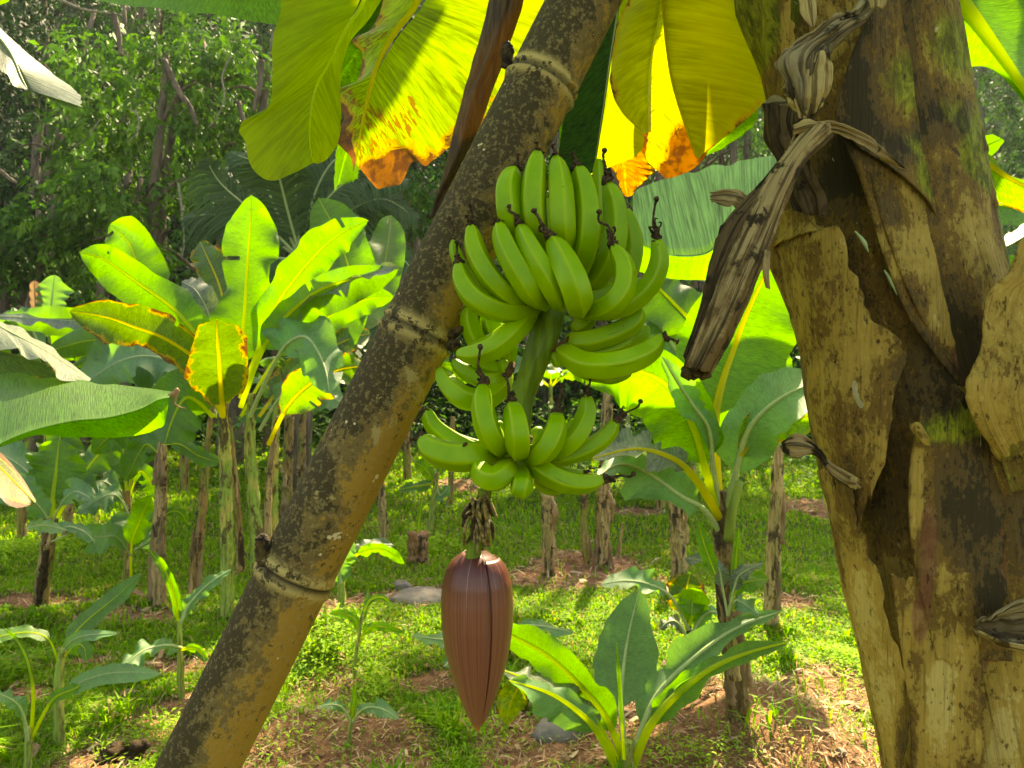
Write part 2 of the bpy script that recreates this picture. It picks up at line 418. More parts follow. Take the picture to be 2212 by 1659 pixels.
def grow(name, label, x, y, h, nl, seed, group=None, style=('bright', 'mid', 'blue'), lean=0., ll=None, r=.07, stemmat='stem', upr=.6, cat='banana plant'):
    """a free standing banana plant at (x, y): pseudostem, nl leaves that arch outward"""
    rg = random.Random(seed); z = float(ground(x, y))
    rt = root(name, label, cat, (x, y, z), group)
    top = np.array((x + lean, y, z + h))
    base = np.array((x, y, z - .08))
    tube('pseudostem', [base, base * .5 + top * .5 + np.array((rg.uniform(-.03, .03), 0, 0)), top], [r * 1.25, r, r * .55], M[stemmat], rt, n=16, m=12, noise=.08, seed=seed)
    ll = ll or h * .8
    for k in range(nl):
        az = k * 2.4 + rg.uniform(-.5, .5) + seed; L = ll * rg.uniform(.75, 1.1)
        up = upr + rg.uniform(-.15, .35); droop = rg.uniform(.25, .75)
        dirv = np.array((math.cos(az), math.sin(az), 0)); t = np.linspace(0, 1, 34)
        rad_ = L * (t * (1.05 - up * .5)); zz = L * (t * up * 1.1 - droop * t ** 2.2)
        mid = top + dirv * rad_[:, None] + np.array((0, 0, 1)) * (zz - h * .06)[:, None]
        side = np.cross(dirv, (0, 0, 1)); k0 = 7; tb = np.linspace(0, 1, len(t) - k0)
        W = prof(tb, .4, .15) * L * rg.uniform(.15, .2)
        dn = np.array((0, 0, -1.0)); fo = rg.uniform(-.3, .55)
        twist = rg.uniform(-.6, .6)
        def e(s): return mid[k0:] + (side * s * (1 - .2 * abs(fo)) + dn * (fo + twist * s))[None] * W[:, None]
        st = style[rg.randrange(len(style))]
        lf = blade('leaf', mid[k0:], e(-1), e(1), M[st], rt, sag=.1, wave=.35, seed=seed * 31 + k, nv=5, slits=rg.randrange(0, 3))
        tube('midrib', list(mid[::5]) + [mid[-1]], [L * .016, L * .012, L * .004], M[RIBOF[st]], lf, n=14, m=5, caps=False)
    return rt
for (u, v, r_, h_) in ((1590, 1560, .45, .16), (1700, 1600, .5, .10), (1360, 1600, .4, .06), (640, 1600, .35, .10), (810, 1590, .2, .07), (760, 1500, .2, .05), (1250, 1215, .35, .08), (330, 1310, .35, .07), (490, 1335, .3, .05), (1800, 1470, .5, .05)):
    _p, _d = G(u, v); MOUNDS.append((float(_p[0]), float(_p[1]), r_, h_))

# ------------------------------------------------------------ ground, grass, weeds, litter
SOIL = [(1460, 1590, 330, 110), (1700, 1560, 330, 90), (1840, 1500, 130, 60), (620, 1610, 170, 90), (820, 1600, 130, 60), (700, 1500, 80, 60), (300, 1330, 190, 34), (420, 1560, 150, 50), (60, 1500, 70, 24), (950, 1480, 110, 26), (1080, 1570, 100, 40), (400, 1440, 90, 22), (180, 1430, 80, 18), (640, 1330, 70, 20), (1250, 1210, 130, 22), (1250, 1260, 170, 12), (1380, 1110, 90, 10), (1760, 1095, 110, 20),
        (900, 1290, 90, 20), (770, 1300, 90, 22), (100, 1300, 110, 20), (250, 1640, 110, 60), (1450, 1620, 280, 70), (1800, 1480, 170, 30), (1150, 1640, 120, 40), (1000, 1050, 90, 14), (1700, 1300, 60, 20)]
SW = []
for (u, v, ru, rv) in SOIL:
    p, d = G(u, v); q, dq = G(u, v - rv); SW.append((p[0], p[1], px(ru, d), max(abs(q[1] - p[1]), .12)))
def soilmask(x, y):
    k = np.zeros_like(np.asarray(x, float))
    for (a, b, ra, rb) in SW: k = np.maximum(k, np.exp(-(((x - a) / ra) ** 2 + ((y - b) / rb) ** 2) * .9))
    return k + (fbm(x * 2.3, y * 2.3, 21) - .5) * .9 + (fbm(x * .7, y * .7, 22) - .5) * .5
def mat_ground():
    b = NB('soil_and_turf'); ob = b.obj(); a = b.n('Attribute', attribute_name='tone'); sp = b.n('SeparateColor'); b.t.links.new(a.outputs['Color'], sp.inputs[0])
    n = b.noise(ob, 14, 7, .7); n2 = b.noise(ob, 70, 5, .7)
    soil = b.mix(b.ramp(n, .35, .65), (.16, .072, .032), (.30, .155, .075)); soil = b.mix(b.ramp(n2, .5, .7), soil, (.085, .045, .022))
    soil = b.mix(b.math('MULTIPLY', b.ramp(b.noise(b.vmul(ob, (5, 14, 5)), 14, 3), .56, .66), .6), soil, (.42, .30, .17))
    turf = b.mix(b.ramp(n2, .4, .6), (.05, .085, .015), (.10, .085, .03))
    c = b.mix(b.ramp(b.math('ADD', sp.outputs[0], b.math('MULTIPLY_ADD', n2, .3, -.15)), .35, .6), turf, soil)
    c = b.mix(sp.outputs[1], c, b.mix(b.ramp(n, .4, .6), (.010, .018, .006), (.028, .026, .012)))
    return b.fin(b.prin(c, .9, .15, b.bump(b.math('ADD', n, b.math('MULTIPLY', n2, .5)), .8, .03)))
M['ground'] = mat_ground()
def sheet(xs, ys):
    X, Y = np.meshgrid(xs, ys, indexing='ij'); return X, Y, ground(X, Y)
ys = np.concatenate([np.linspace(-6, 1.4, 20), np.linspace(1.5, 9, 240), np.linspace(9.1, 24, 110), np.linspace(24.5, 120, 60)])
xs = np.concatenate([np.linspace(-90, -13, 26), np.linspace(-12, -4.1, 60), np.linspace(-4, 4, 190), np.linspace(4.1, 14, 60), np.linspace(15, 90, 26)])
X, Y, Z = sheet(xs, ys)
near = np.clip((7 - Y) / 3, 0, 1)
Z = Z + near * ((fbm(X * 6, Y * 6, 31) - .5) * .05 + (fbm(X * 17, Y * 17, 32) - .5) * .022) * np.clip(soilmask(X, Y) * 1.6, .35, 1)
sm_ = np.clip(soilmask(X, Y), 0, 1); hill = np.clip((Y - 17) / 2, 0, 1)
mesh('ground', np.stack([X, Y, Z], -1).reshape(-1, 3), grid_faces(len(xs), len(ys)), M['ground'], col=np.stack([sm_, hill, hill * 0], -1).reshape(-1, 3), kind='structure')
M['grass'] = mat_vcol('grass', .6, .12, .45); M['litter'] = mat_vcol('dry_litter', .8, .2, .1, (1, 1, 1))
def blades(n, y0, y1, hmul, wmul, seed, powr=1.0, thr=.39, hh=.062, xspan=.95):
    rs = np.random.RandomState(seed); u = rs.rand(n)
    y = y0 * (y1 / y0) ** (u ** powr); x = (rs.rand(n) * 2 - 1) * xspan * (y + .6)
    s = soilmask(x, y); keep = (s < thr + rs.rand(n) * .12) | (rs.rand(n) < .05); x, y = x[keep], y[keep]; n = len(x)
    cl = fbm(x * 3.1, y * 3.1, 41); h = hh * hmul(y) * (.45 + 1.1 * rs.rand(n)) * (.55 + .9 * cl); w_ = .0026 * wmul(y) * (.7 + .7 * rs.rand(n))
    tuft = np.clip(fbm(x * 4.5 + 3, y * 4.5, 46, 3) - .56, 0, 1) * 9 * np.clip(5.5 - y, 0, 1); h = h * (1 + tuft); w_ = w_ * (1 + tuft * .5)
    az = rs.rand(n) * 6.283; le = .25 + .9 * rs.rand(n)
    dx, dy = np.cos(az), np.sin(az); b = np.stack([x, y, ground(x, y) + .0 - .008], 1)
    sx, sy = -dy, dx
    d3 = np.stack([dx, dy, 0 * dx], 1); s3 = np.stack([sx, sy, 0 * sx], 1); up = np.array((0, 0, 1.))
    p1 = b + d3 * (h * le * .35)[:, None] + up * (h * .6)[:, None]; p2 = b + d3 * (h * le)[:, None] + up * (h * (.95 - .35 * le))[:, None]
    V = np.stack([b - s3 * w_[:, None] * .6, b + s3 * w_[:, None] * .6, p1 + s3 * w_[:, None], p1 - s3 * w_[:, None], p2], 1).reshape(-1, 3)
    i = np.arange(n)[:, None] * 5
    F4 = np.concatenate([i + np.array([[0, 1, 2, 3]])]); F3 = i + np.array([[3, 2, 4]])
    g = rs.rand(n)[:, None]; base = np.array((.07, .19, .010)) * (1 - g) + np.array((.19, .33, .018)) * g
    dry = (rs.rand(n) < .10)[:, None]; base = np.where(dry, np.array((.30, .24, .10)), base) * (.75 + .5 * rs.rand(n))[:, None]
    base = base * (.8 + .5 * fbm(x * .9, y * .9, 44))[:, None]
    return V, F4, F3, np.repeat(base, 5, 0)
def tri_all(V, F4, F3, c): return V, np.concatenate([F4[:, [0, 1, 2]], F4[:, [0, 2, 3]], F3]), c
parts = [blades(310000, 1.9, 6.5, lambda y: .75 + y * 0, lambda y: np.clip(y / 3, .8, 3), 1, .9), blades(250000, 6, 21, lambda y: 1.0 + (y - 6) * .07, lambda y: y / 3.0, 2, .9, xspan=1.0)]
Vt, Ft, Ct, o_ = [], [], [], 0
for (V, F4, F3, c) in parts:
    V, Fx, c = tri_all(V, F4, F3, c); Vt.append(V); Ft.append(Fx + o_); Ct.append(c); o_ += len(V)
go = mesh('grass', np.concatenate(Vt), np.concatenate(Ft), M['grass'], col=np.concatenate(Ct), kind='stuff', smooth=False)
tag(go, 'short green grass covering the ground between the plants', 'grass')
# low broad-leaved weeds
def weeds(n, seed, y0, y1, sz, cols, thr, name, label, cat, boxes=None, lift=.05):
    rs = np.random.RandomState(seed)
    if boxes is None:
        y = y0 * (y1 / y0) ** rs.rand(n); x = (rs.rand(n) * 2 - 1) * .75 * y
        k = (fbm(x * 1.1 + 5, y * 1.1, seed) > thr); x, y = x[k], y[k]; hz = rs.rand(len(x)) * lift
    else:
        X_, Y_, H_ = [], [], []
        for (u, v, ru, rv, nn, hgt) in boxes:
            p, d = G(u, v); q, dq = G(u, v - rv); a = rs.randn(nn) * .45; b2 = rs.randn(nn) * .45
            X_.append(p[0] + a * px(ru, d)); Y_.append(p[1] + b2 * max(abs(q[1] - p[1]), .08)); H_.append(rs.rand(nn) * hgt * np.exp(-(a * a + b2 * b2)))
        x = np.concatenate(X_); y = np.concatenate(Y_); hz = np.concatenate(H_)
    n = len(x); b = np.stack([x, y, ground(x, y) + .012 + hz], 1)
    az = rs.rand(n) * 6.283; el = rs.uniform(-.35, .75, n); L = sz * (.6 + .8 * rs.rand(n)) * np.clip(y / 4, .8, 2.4); W = L * rs.uniform(.14, .24, n)
    d3 = np.stack([np.cos(az) * np.cos(el), np.sin(az) * np.cos(el), np.sin(el)], 1); s3 = np.stack([-np.sin(az), np.cos(az), rs.uniform(-.3, .3, n)], 1)
    m1 = b + d3 * (L * .45)[:, None]; tipp = b + d3 * L[:, None] - np.array((0, 0, 1)) * (L * .2)[:, None]; up = np.array((0, 0, 1)) * (W * .25)[:, None]
    V = np.stack([b, m1 + s3 * W[:, None] + up, tipp, m1 - s3 * W[:, None] + up, m1], 1).reshape(-1, 3); i = np.arange(n)[:, None] * 5
    Fx = np.concatenate([i + np.array([[0, 1, 4]]), i + np.array([[4, 1, 2]]), i + np.array([[0, 4, 3]]), i + np.array([[3, 4, 2]])])
    cc = np.array(cols)[rs.randint(0, len(cols), n)] * (.75 + .5 * rs.rand(n))[:, None]
    o = mesh(name, V, Fx, M['grass'], col=np.repeat(cc, 5, 0), kind='stuff', smooth=False); tag(o, label, cat); return o
weeds(5000, 51, 2.0, 17, .028, [(.13, .28, .025), (.10, .23, .03), (.20, .34, .03)], .5, 'weeds', 'small leafy weeds scattered through the grass', 'weeds')
weeds(0, 52, 0, 0, .032, [(.20, .36, .03), (.25, .42, .03)], 0, 'weed_patch', 'denser clumps of leafy weeds near the bamboo, the bud and the mounds', 'weeds',
      boxes=[(730, 1440, 90, 60, 900, .35), (650, 1560, 120, 60, 500, .12), (800, 1500, 90, 60, 400, .12), (1000, 1600, 140, 70, 500, .10), (905, 1200, 70, 30, 500, .25), (80, 1200, 110, 30, 900, .15), (1500, 1640, 200, 40, 300, .06), (330, 1600, 100, 60, 600, .08), (1830, 1440, 60, 40, 700, .1), (1250, 1560, 60, 40, 300, .1)])
weeds(16000, 57, 9.5, 17, .055, [(.04, .12, .015), (.06, .16, .02), (.03, .08, .012)], .44, 'understory', 'knee high leafy understory at the far side of the plantation', 'understory', lift=1.1)
# straw and torn leaf bits on the soil
def litter(n, seed):
    rs = np.random.RandomState(seed); y = 1.9 * (13 / 1.9) ** (rs.rand(n) ** 1.1); x = (rs.rand(n) * 2 - 1) * .76 * y; s = soilmask(x, y); k = s > .22 + rs.rand(n) * .25; x, y = x[k], y[k]; n = len(x)
    az = rs.rand(n) * 6.283; L = rs.uniform(.015, .09, n) * np.clip(y / 3.5, .8, 2); w_ = rs.uniform(.0008, .0028, n) * np.clip(y / 3, .8, 3)
    wide = rs.rand(n) < .06; w_ = np.where(wide, w_ * 4, w_); d3 = np.stack([np.cos(az), np.sin(az), rs.uniform(-.15, .35, n)], 1); s3 = np.stack([-np.sin(az), np.cos(az), rs.uniform(-.3, .3, n)], 1)
    b = np.stack([x, y, ground(x, y) + rs.rand(n) * .02], 1); m = b + d3 * (L * .5)[:, None] + np.array((0, 0, 1)) * (L * .16 * rs.rand(n))[:, None]; e = b + d3 * L[:, None]
    V = np.stack([b - s3 * w_[:, None], b + s3 * w_[:, None], m + s3 * w_[:, None], m - s3 * w_[:, None], e], 1).reshape(-1, 3); i = np.arange(n)[:, None] * 5
    Fx = np.concatenate([i + np.array([[0, 1, 2]]), i + np.array([[0, 2, 3]]), i + np.array([[3, 2, 4]])])
    cols = np.array([(.42, .29, .16), (.26, .15, .08), (.50, .38, .22), (.14, .075, .04), (.34, .19, .10)])[rs.randint(0, 5, n)]
    o = mesh('leaf_litter', V, Fx, M['litter'], col=np.repeat(cols, 5, 0), kind='stuff', smooth=False); tag(o, 'dry straw and torn leaf scraps lying on the bare soil', 'leaf litter')
litter(60000, 61)
# rocks and single fallen leaves
M['rock'] = mat_simple('granite', (.20, .17, .13), .85, .2, .5, 18, bump=.8, col2=(.15, .14, .12))
def rock(label, u, v, ru, rv, seed):
    p, d = G(u, v); rs = np.random.RandomState(seed); n, m = 26, 36; V = []
    for i in range(n):
        for j in range(m):
            a, b = math.pi * i / (n - 1), 2 * math.pi * j / m; q = np.array((math.sin(a) * math.cos(b), math.sin(a) * math.sin(b), math.cos(a)))
            k = 1 + .55 * (float(fbm(q[0] * 1.6 + 4 + q[2], q[1] * 1.6 + seed, seed)) - .5) + .14 * (float(fbm(q[0] * 6, q[1] * 6 + q[2] * 5, seed + 1)) - .5)
            V.append(p + q * k * np.array((px(ru, d), px(ru, d) * .7, px(rv, d))))
    o = mesh('rock', V, grid_faces(n, m, True), M['rock'], origin=p); tag(o, label, 'rock', 'rocks in the grass')
rock('low grey rock in the grass just left of the bud', 915, 1300, 72, 26, 3); rock('rounded stone behind the low grey rock', 868, 1272, 24, 18, 4); rock('brown boulder beside the mound under the spreading leaves', 1215, 1585, 66, 36, 5); rock('small stone on the right soil near the old stem', 1815, 1625, 14, 7, 6)
def fallen(label, u, v, L, ang, seed, col='straw'):
    p, d = G(u, v); rg = random.Random(seed); L = px(L, d); dv = np.array((math.cos(ang), math.sin(ang), .1)); sd_ = np.array((-dv[1], dv[0], .3)); t = np.linspace(0, 1, 16); mid = p + np.array((0, 0, .03)) + dv * (L * (t - .5))[:, None] + np.array((0, 0, 1)) * (.12 * L * np.sin(t * 3.1))[:, None]
    W = prof(t, .5, .3) * L * .16
    o = blade('fallen_leaf', mid, mid - sd_ * W[:, None] + np.array((0, 0, .5)) * W[:, None], mid + sd_ * W[:, None] + np.array((0, 0, .3)) * W[:, None], M[col], None, nv=4, wave=.6, seed=seed); tag(o, label, 'fallen leaf', 'fallen dry leaves')
for a in (('dry curled leaf in the grass between the two left saplings', 278, 1512, 44, .3, 1), ('dry leaf on the soil left of the sapling stem', 35, 1495, 30, 1.0, 2), ('pale dry leaf near the foot of the clump', 168, 1320, 26, 2.2, 3), ('long dry leaf on the soil by the brown stem', 280, 1302, 70, .1, 4),
          ('pale scrap in the grass behind the rock', 925, 1262, 26, .2, 5), ('dry leaf near the stem of the corner sapling', 75, 1640, 60, 1.9, 6), ('thin dry leaf at the foot of the tall plant', 1530, 1490, 70, .9, 7), ('curled brown leaf behind the broad upright leaf', 1450, 1445, 60, .5, 8),
          ('pale scrap on the soil beside the old stem', 1760, 1475, 18, .4, 9), ('dry leaf on the terrace by the thick grey stem', 1420, 1112, 30, .1, 10), ('small dry leaf in the middle of the left grass', 310, 1455, 20, 2.7, 11)):
    fallen(*a)
# ------------------------------------------------------------ the fruit bunch
def Z1(x, y): return (933.1 + x * .25, 302.4 + y * .25)
def Z2(x, y): return (881.3 + x * .25, 656.6 + y * .25)
def mat_fruit():
    b = NB('green_fruit'); uv, x, y = b.uvxyz(); a = b.n('Attribute', attribute_name='tone')
    sp = b.n('SeparateColor'); b.t.links.new(a.outputs['Color'], sp.inputs[0])
    ob = b.obj(); big = b.noise(ob, 18, 3)
    c = b.mix(b.ramp(big, .3, .7), (.15, .305, .002), (.205, .375, .004))
    c = b.mix(b.math('MULTIPLY', sp.outputs[0], .55), c, (.34, .45, .015))       # ridges
    c = b.mix(b.math('MULTIPLY', sp.outputs[1], .45), c, (.34, .36, .03))       # yellower toward the stalk
    spot = b.ramp(b.noise(ob, 90, 3, .6), .70, .74); sc2 = b.ramp(b.noise(b.vmul(uv, (26, 3.5, 1)), 1.0, 4, .6, .5), .69, .735); spot = b.math('MAXIMUM', spot, sc2)
    c = b.mix(b.math('MULTIPLY', spot, .55), c, (.05, .035, .01))
    fi = b.noise(b.vmul(uv, (90, 7, 1)), 1.0, 3)
    pr = b.prin(c, .42, .22, b.bump(fi, .12, .002), Subsurface_Weight=.0)
    return b.fin(pr)
M['fruit'] = mat_fruit()
M['peduncle'] = mat_simple('bunch_stalk_green', (.15, .24, .010), .5, .25, .45, 60, (1, 1, .05))
M['scar'] = mat_simple('cushion_brown', (.14, .07, .02), .8, .2, .6, 60)
M['wither'] = mat_simple('withered_flower', (.030, .018, .010), .8, .2, .75, 160, bump=.9, col2=(.12, .07, .03))
M['witherpale'] = mat_simple('withered_flower_tan', (.34, .25, .08), .75, .3, .7, 120, bump=.4)
def mat_bud():
    b = NB('bud_bract'); uv, x, y = b.uvxyz(); ob = b.obj()
    st = b.noise(b.vmul(uv, (150, .8, 1)), 1.0, 3, .6); st2 = b.noise(b.vmul(uv, (36, .6, 1)), 1.0, 2)
    c = b.mix(b.ramp(st, .36, .64), (.16, .044, .022), (.25, .085, .042))
    c = b.mix(b.math('MULTIPLY', b.ramp(st2, .45, .75), .35), c, (.15, .04, .025))
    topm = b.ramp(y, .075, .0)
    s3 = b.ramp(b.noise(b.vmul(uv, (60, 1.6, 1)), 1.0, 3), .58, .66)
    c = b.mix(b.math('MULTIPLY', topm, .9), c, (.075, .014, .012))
    c = b.mix(b.math('MULTIPLY', b.math('MULTIPLY', s3, b.ramp(y, .1, .0)), .55), c, (.45, .28, .22))
    c = b.mix(b.ramp(y, .215, .235), c, (.55, .16, .02))
    return b.fin(b.prin(c, .36, .45, b.bump(st, .2, .002)))
M['bud'] = mat_bud()

def fruit_shape(th):
    # five rounded ridges
    a = (th + math.pi / 5) % (2 * math.pi / 5) - math.pi / 5
    poly = 1.0 / np.cos(math.pi / 5 - np.abs(a)) * math.cos(math.pi / 5)      # 1 at the ridges, .81 on the flats
    return .18 + .90 * poly
def banana(parent, pts, w, d, tip_dir=None, roll=0.0, endw=.55, flower=None, seed=0, name='banana', tipw=.42):
    """pts from the flower tip to the stalk (u, v[, extra depth]); w width in picture units"""
    rg = random.Random(seed)
    p3 = [P(a[0], a[1], d + (a[2] if len(a) > 2 else 0)) for a in pts]
    n = 40; m = 40; p = cr(p3, n); t, a, b = frames(p)
    T = np.linspace(0, 1, n); r0 = w / 2 / F * d
    rad = r0 * np.interp(T, [0, .015, .05, .12, .25, .45, .7, .85, .95, 1], [tipw * .75, tipw, .60 + (tipw - .42) * .5, .80, .94, 1.0, .98, .86, (.86 + endw) / 2 * .95, endw * .85])
    th = np.linspace(0, 2 * np.pi, m, endpoint=False) ; 
    sh = fruit_shape(th - roll)
    V = p[:, None] + a[:, None] * (np.cos(th)[None, :, None] * rad[:, None, None] * sh[None, :, None]) + b[:, None] * (np.sin(th)[None, :, None] * rad[:, None, None] * sh[None, :, None])
    L = np.concatenate([[0], np.cumsum(np.linalg.norm(np.diff(p, axis=0), axis=1))])
    uv = np.stack([np.tile(th / (2 * np.pi), (n, 1)), np.tile(L[:, None] / L[-1], (1, m))], -1).reshape(-1, 2)
    rid = np.clip((np.cos(5 * (th - roll)) - .80) / .20, 0, 1)
    col = np.zeros((n, m, 3)); col[..., 0] = rid[None] * np.interp(T, [0, .1, .9, 1], [.2, 1, 1, .3])[:, None]
    col[..., 1] = np.interp(T, [0, .55, 1], [0, .0, .75])[:, None]
    V = V.reshape(-1, 3); Fc = [tuple(f) for f in grid_faces(n, m, True)]
    V = np.vstack([V, p[0] - t[0] * r0 * .05, p[-1] + t[-1] * r0 * .25]); uv = np.vstack([uv, [0, 0], [0, 1]])
    col = np.vstack([col.reshape(-1, 3), [0, 0, 0], [0, .7, 0]])
    for j in range(m):
        Fc.append((n * m, (j + 1) % m, j)); Fc.append((n * m + 1, (n - 1) * m + j, (n - 1) * m + (j + 1) % m))
    o = mesh(name, V, Fc, M['fruit'], parent, uv=uv, col=col)
    if flower is not None:
        remnant(o, p[0] + t[0] * r0 * .08, P(*flower, d - .005) if len(flower) == 2 else P(flower[0], flower[1], d + flower[2]), r0, seed)
    return o
def remnant(parent, p, q, r0, seed):
    """dried style and petals at the fruit's tip"""
    rg = random.Random(seed * 7 + 1); A = Acc(); p = np.array(p); q = np.array(q); dv = q - p; L = np.linalg.norm(dv)
    j = lambda k: np.array([rg.uniform(-k, k) for _ in range(3)])
    A.tube([p - dv * .05, p + dv * .12 + j(L * .03), p + dv * .3], [r0 * .40, r0 * .44, r0 * .22], n=10, m=10, noise=.55, seed=seed)
    A.tube([p + dv * .2, p + dv * .5 + j(L * .10), p + dv * .8 + j(L * .08), q], [r0 * .22, r0 * .12, r0 * .10, r0 * .12], n=16, m=7, noise=.45, seed=seed + 1)
    A.tube([q - dv * .08, q, q + dv * .07], [r0 * .12, r0 * .27, r0 * .12], n=6, m=8, noise=.3, seed=seed + 2)
    for k in range(4):
        s = p + dv * rg.uniform(.08, .3); side = j(1.); side -= dv * np.dot(side, dv) / L ** 2; side /= np.linalg.norm(side)
        l2 = L * rg.uniform(.14, .30)
        A.tube([s, s + side * l2 * .5 + dv / L * l2 * .2, s + side * l2 * .9 + dv / L * l2 * .7, s + side * l2 * .35 + dv / L * l2 * .75 + j(l2 * .3)],
               [r0 * .12, r0 * .10, r0 * .09, r0 * .03], n=16, m=5, noise=.9, seed=seed + 5 + k)
    return A.build('flower_remnant', M['wither'], parent)

bunch = root('banana_bunch', 'bunch of green bananas in four hands with a purple bud hanging under it', 'banana bunch', P(1180, 360, 1.05))
B = []
def b1(pts, w, d, fl=None, **k):
    B.append(banana(bunch, [(*Z1(a[0], a[1]), *a[2:]) for a in pts], w * .25, d, flower=Z1(*fl) if fl else None, seed=len(B) + 3, **k))
def b2(pts, w, d, fl=None, **k):
    B.append(banana(bunch, [(*Z2(a[0], a[1]), *a[2:]) for a in pts], w * .25, d, flower=Z2(*fl) if fl else None, seed=len(B) + 3, **k))
# top hand, fingers curving up
b1([(712, 245), (655, 420, -.02), (662, 620, -.03), (710, 840, -.01), (840, 1060, .05)], 222, .985, (745, 120), roll=.3)
b1([(915, 110), (885, 330, -.02), (872, 560, -.03), (900, 800, -.02), (990, 1080, .05)], 228, .985, (905, 20), roll=.1)
b1([(1075, 150), (1105, 400, -.02), (1118, 640, -.03), (1130, 850, -.02), (1150, 1090, .05)], 225, .98, (1045, 40), roll=-.2)
b1([(1262, 228), (1325, 450, -.01), (1350, 700, -.02), (1320, 950, -.01), (1230, 1170, .04), (1150, 1290, .08)], 235, .985, (1215, 110), roll=.5)
b1([(1515, 372), (1575, 560), (1588, 790), (1540, 1010), (1430, 1190, .02), (1270, 1300, .05)], 218, 1.0, (1490, 90), roll=.2)
b1([(1680, 600), (1735, 830), (1735, 1020), (1660, 1220), (1480, 1350, .02)], 180, 1.06, roll=.4)
b1([(1440, 165), (1450, 420), (1445, 700), (1400, 950)], 135, 1.09, roll=.1)
b1([(1560, 1240), (1500, 1310), (1400, 1360), (1250, 1400)], 150, 1.03, roll=.1)
b1([(985, 500), (990, 700), (1010, 900), (1050, 1100)], 120, 1.07, roll=.1)
# second hand, in front
b1([(190, 850), (195, 980), (250, 1120), (350, 1260), (520, 1400, .03)], 150, 1.02, (145, 670), roll=.2)
b1([(255, 830), (300, 1010), (400, 1190), (560, 1340, .02)], 120, 1.03, roll=.7)
b1([(232, 1062), (270, 1230, -.01), (390, 1385, -.02), (590, 1475, -.01), (780, 1480, .01), (900, 1450, .04)], 205, .955, (215, 880), roll=.9, endw=.62)
b1([(335, 735), (375, 950, -.01), (500, 1180, -.02), (680, 1350, -.01), (860, 1440, .03)], 195, .955, (330, 560), roll=.8)
b1([(572, 722), (640, 930, -.02), (760, 1160, -.03), (870, 1330, -.02), (970, 1425, .04)], 205, .945, (495, 590), roll=.6, endw=.72)
b1([(758, 738), (850, 950, -.02), (975, 1160, -.03), (1070, 1330, -.02), (1115, 1440, .03)], 198, .94, (665, 570), roll=.5, endw=.62)
b1([(1035, 850), (1130, 1040, -.02), (1220, 1230, -.04), (1265, 1380, -.03), (1265, 1490, .02)], 248, .93, (880, 610), roll=.35, endw=.62)
b1([(1565, 912), (1655, 1080, -.01), (1655, 1270, -.02), (1560, 1410, -.02), (1420, 1470, .0), (1290, 1470, .04)], 205, .94, (1445, 620), roll=.15)
b1([(1935, 850), (1965, 1030), (1905, 1220), (1760, 1380), (1580, 1475), (1380, 1500, .02)], 185, .97, (1940, 510), roll=.1)
# third hand
b2([(425, 432), (600, 430, -.01), (780, 360, -.02), (930, 220, -.01), (1030, 90, .02), (1080, -20, .05)], 200, .965, roll=.3)
b2([(530, 20), (540, 170), (600, 320), (720, 420)], 175, 1.03, roll=.2)
b2([(700, 20), (720, 160), (780, 300), (850, 480)], 190, 1.04, roll=.5)
b2([(275, 560), (350, 700, -.01), (480, 810, -.02), (640, 830), (780, 740, .02), (870, 610, .05)], 205, 1.0, roll=.3)
b2([(385, 490), (500, 590), (640, 650), (760, 650), (860, 600, .03)], 150, 1.02, roll=.6)
b2([(900, 330), (890, 430), (875, 540)], 110, 1.05, roll=.1)
b2([(760, 830), (800, 740), (850, 640)], 110, 1.04, roll=.1)
b2([(2200, 275), (2080, 410, -.01), (1900, 500, -.03), (1700, 540, -.035), (1520, 520, -.02), (1400, 450, .0), (1320, 400, .03)], 222, .945, (2330, 330), roll=.75, endw=.5, tipw=.35)
b2([(2010, 40), (1950, 150), (1800, 240), (1620, 300), (1470, 320), (1380, 300, .02)], 195, .985, roll=.2, endw=.4)
b2([(1600, 90), (1520, 150), (1430, 230)], 170, 1.0, roll=.2)
b2([(2040, 180), (2020, 260), (1940, 330), (1830, 370)], 150, 1.04, roll=.4)
b2([(1930, 310), (1800, 370), (1620, 400), (1450, 380), (1370, 350)], 120, 1.0, roll=.2)
b2([(1930, 600), (1750, 650), (1600, 610)], 90, .99, roll=.2)
b2([(1310, 545), (1290, 490), (1260, 420)], 100, .99, roll=.1)
# bottom hand
b2([(650, 705), (645, 880, -.02), (690, 1080, -.03), (760, 1200, -.02), (830, 1270, .02)], 212, .93, (625, 370), roll=.3, endw=.5)
b2([(892, 862), (930, 1000, -.02), (952, 1140, -.03), (955, 1240, -.02), (955, 1300, .0)], 218, .92, (835, 610), roll=.3, endw=.6)
b2([(1285, 960), (1275, 1080, -.02), (1215, 1220, -.03), (1130, 1300, -.02), (1040, 1290, .02)], 212, .93, (1340, 710), roll=.2, endw=.6)
b2([(1548, 785), (1545, 950), (1480, 1110, -.01), (1360, 1230, -.01), (1200, 1310, .01), (1080, 1330, .03)], 192, .95, (1575, 640), roll=.3)
b2([(1798, 1000), (1720, 1130), (1580, 1230), (1400, 1300), (1230, 1330), (1100, 1330, .02)], 172, .96, (2010, 840), roll=.2)
b2([(118, 1150), (220, 1260, -.01), (400, 1315, -.02), (600, 1310, -.02), (770, 1290, .02), (900, 1290, .05)], 258, .955, (20, 1170), roll=.25)
b2([(160, 905), (215, 1040), (330, 1140), (480, 1220), (640, 1270)], 165, .99, (60, 1010), roll=.2)
b2([(598, 1370), (655, 1480, -.02), (745, 1520, -.03), (835, 1460, -.02), (880, 1370, .02)], 215, .925, (490, 1215), roll=.5, endw=.6)
b2([(948, 1492), (970, 1570, -.03), (985, 1590, -.05), (985, 1530, -.02), (975, 1440, .02), (970, 1380, .05)], 185, .93, (895, 1330), roll=.4, endw=.5)
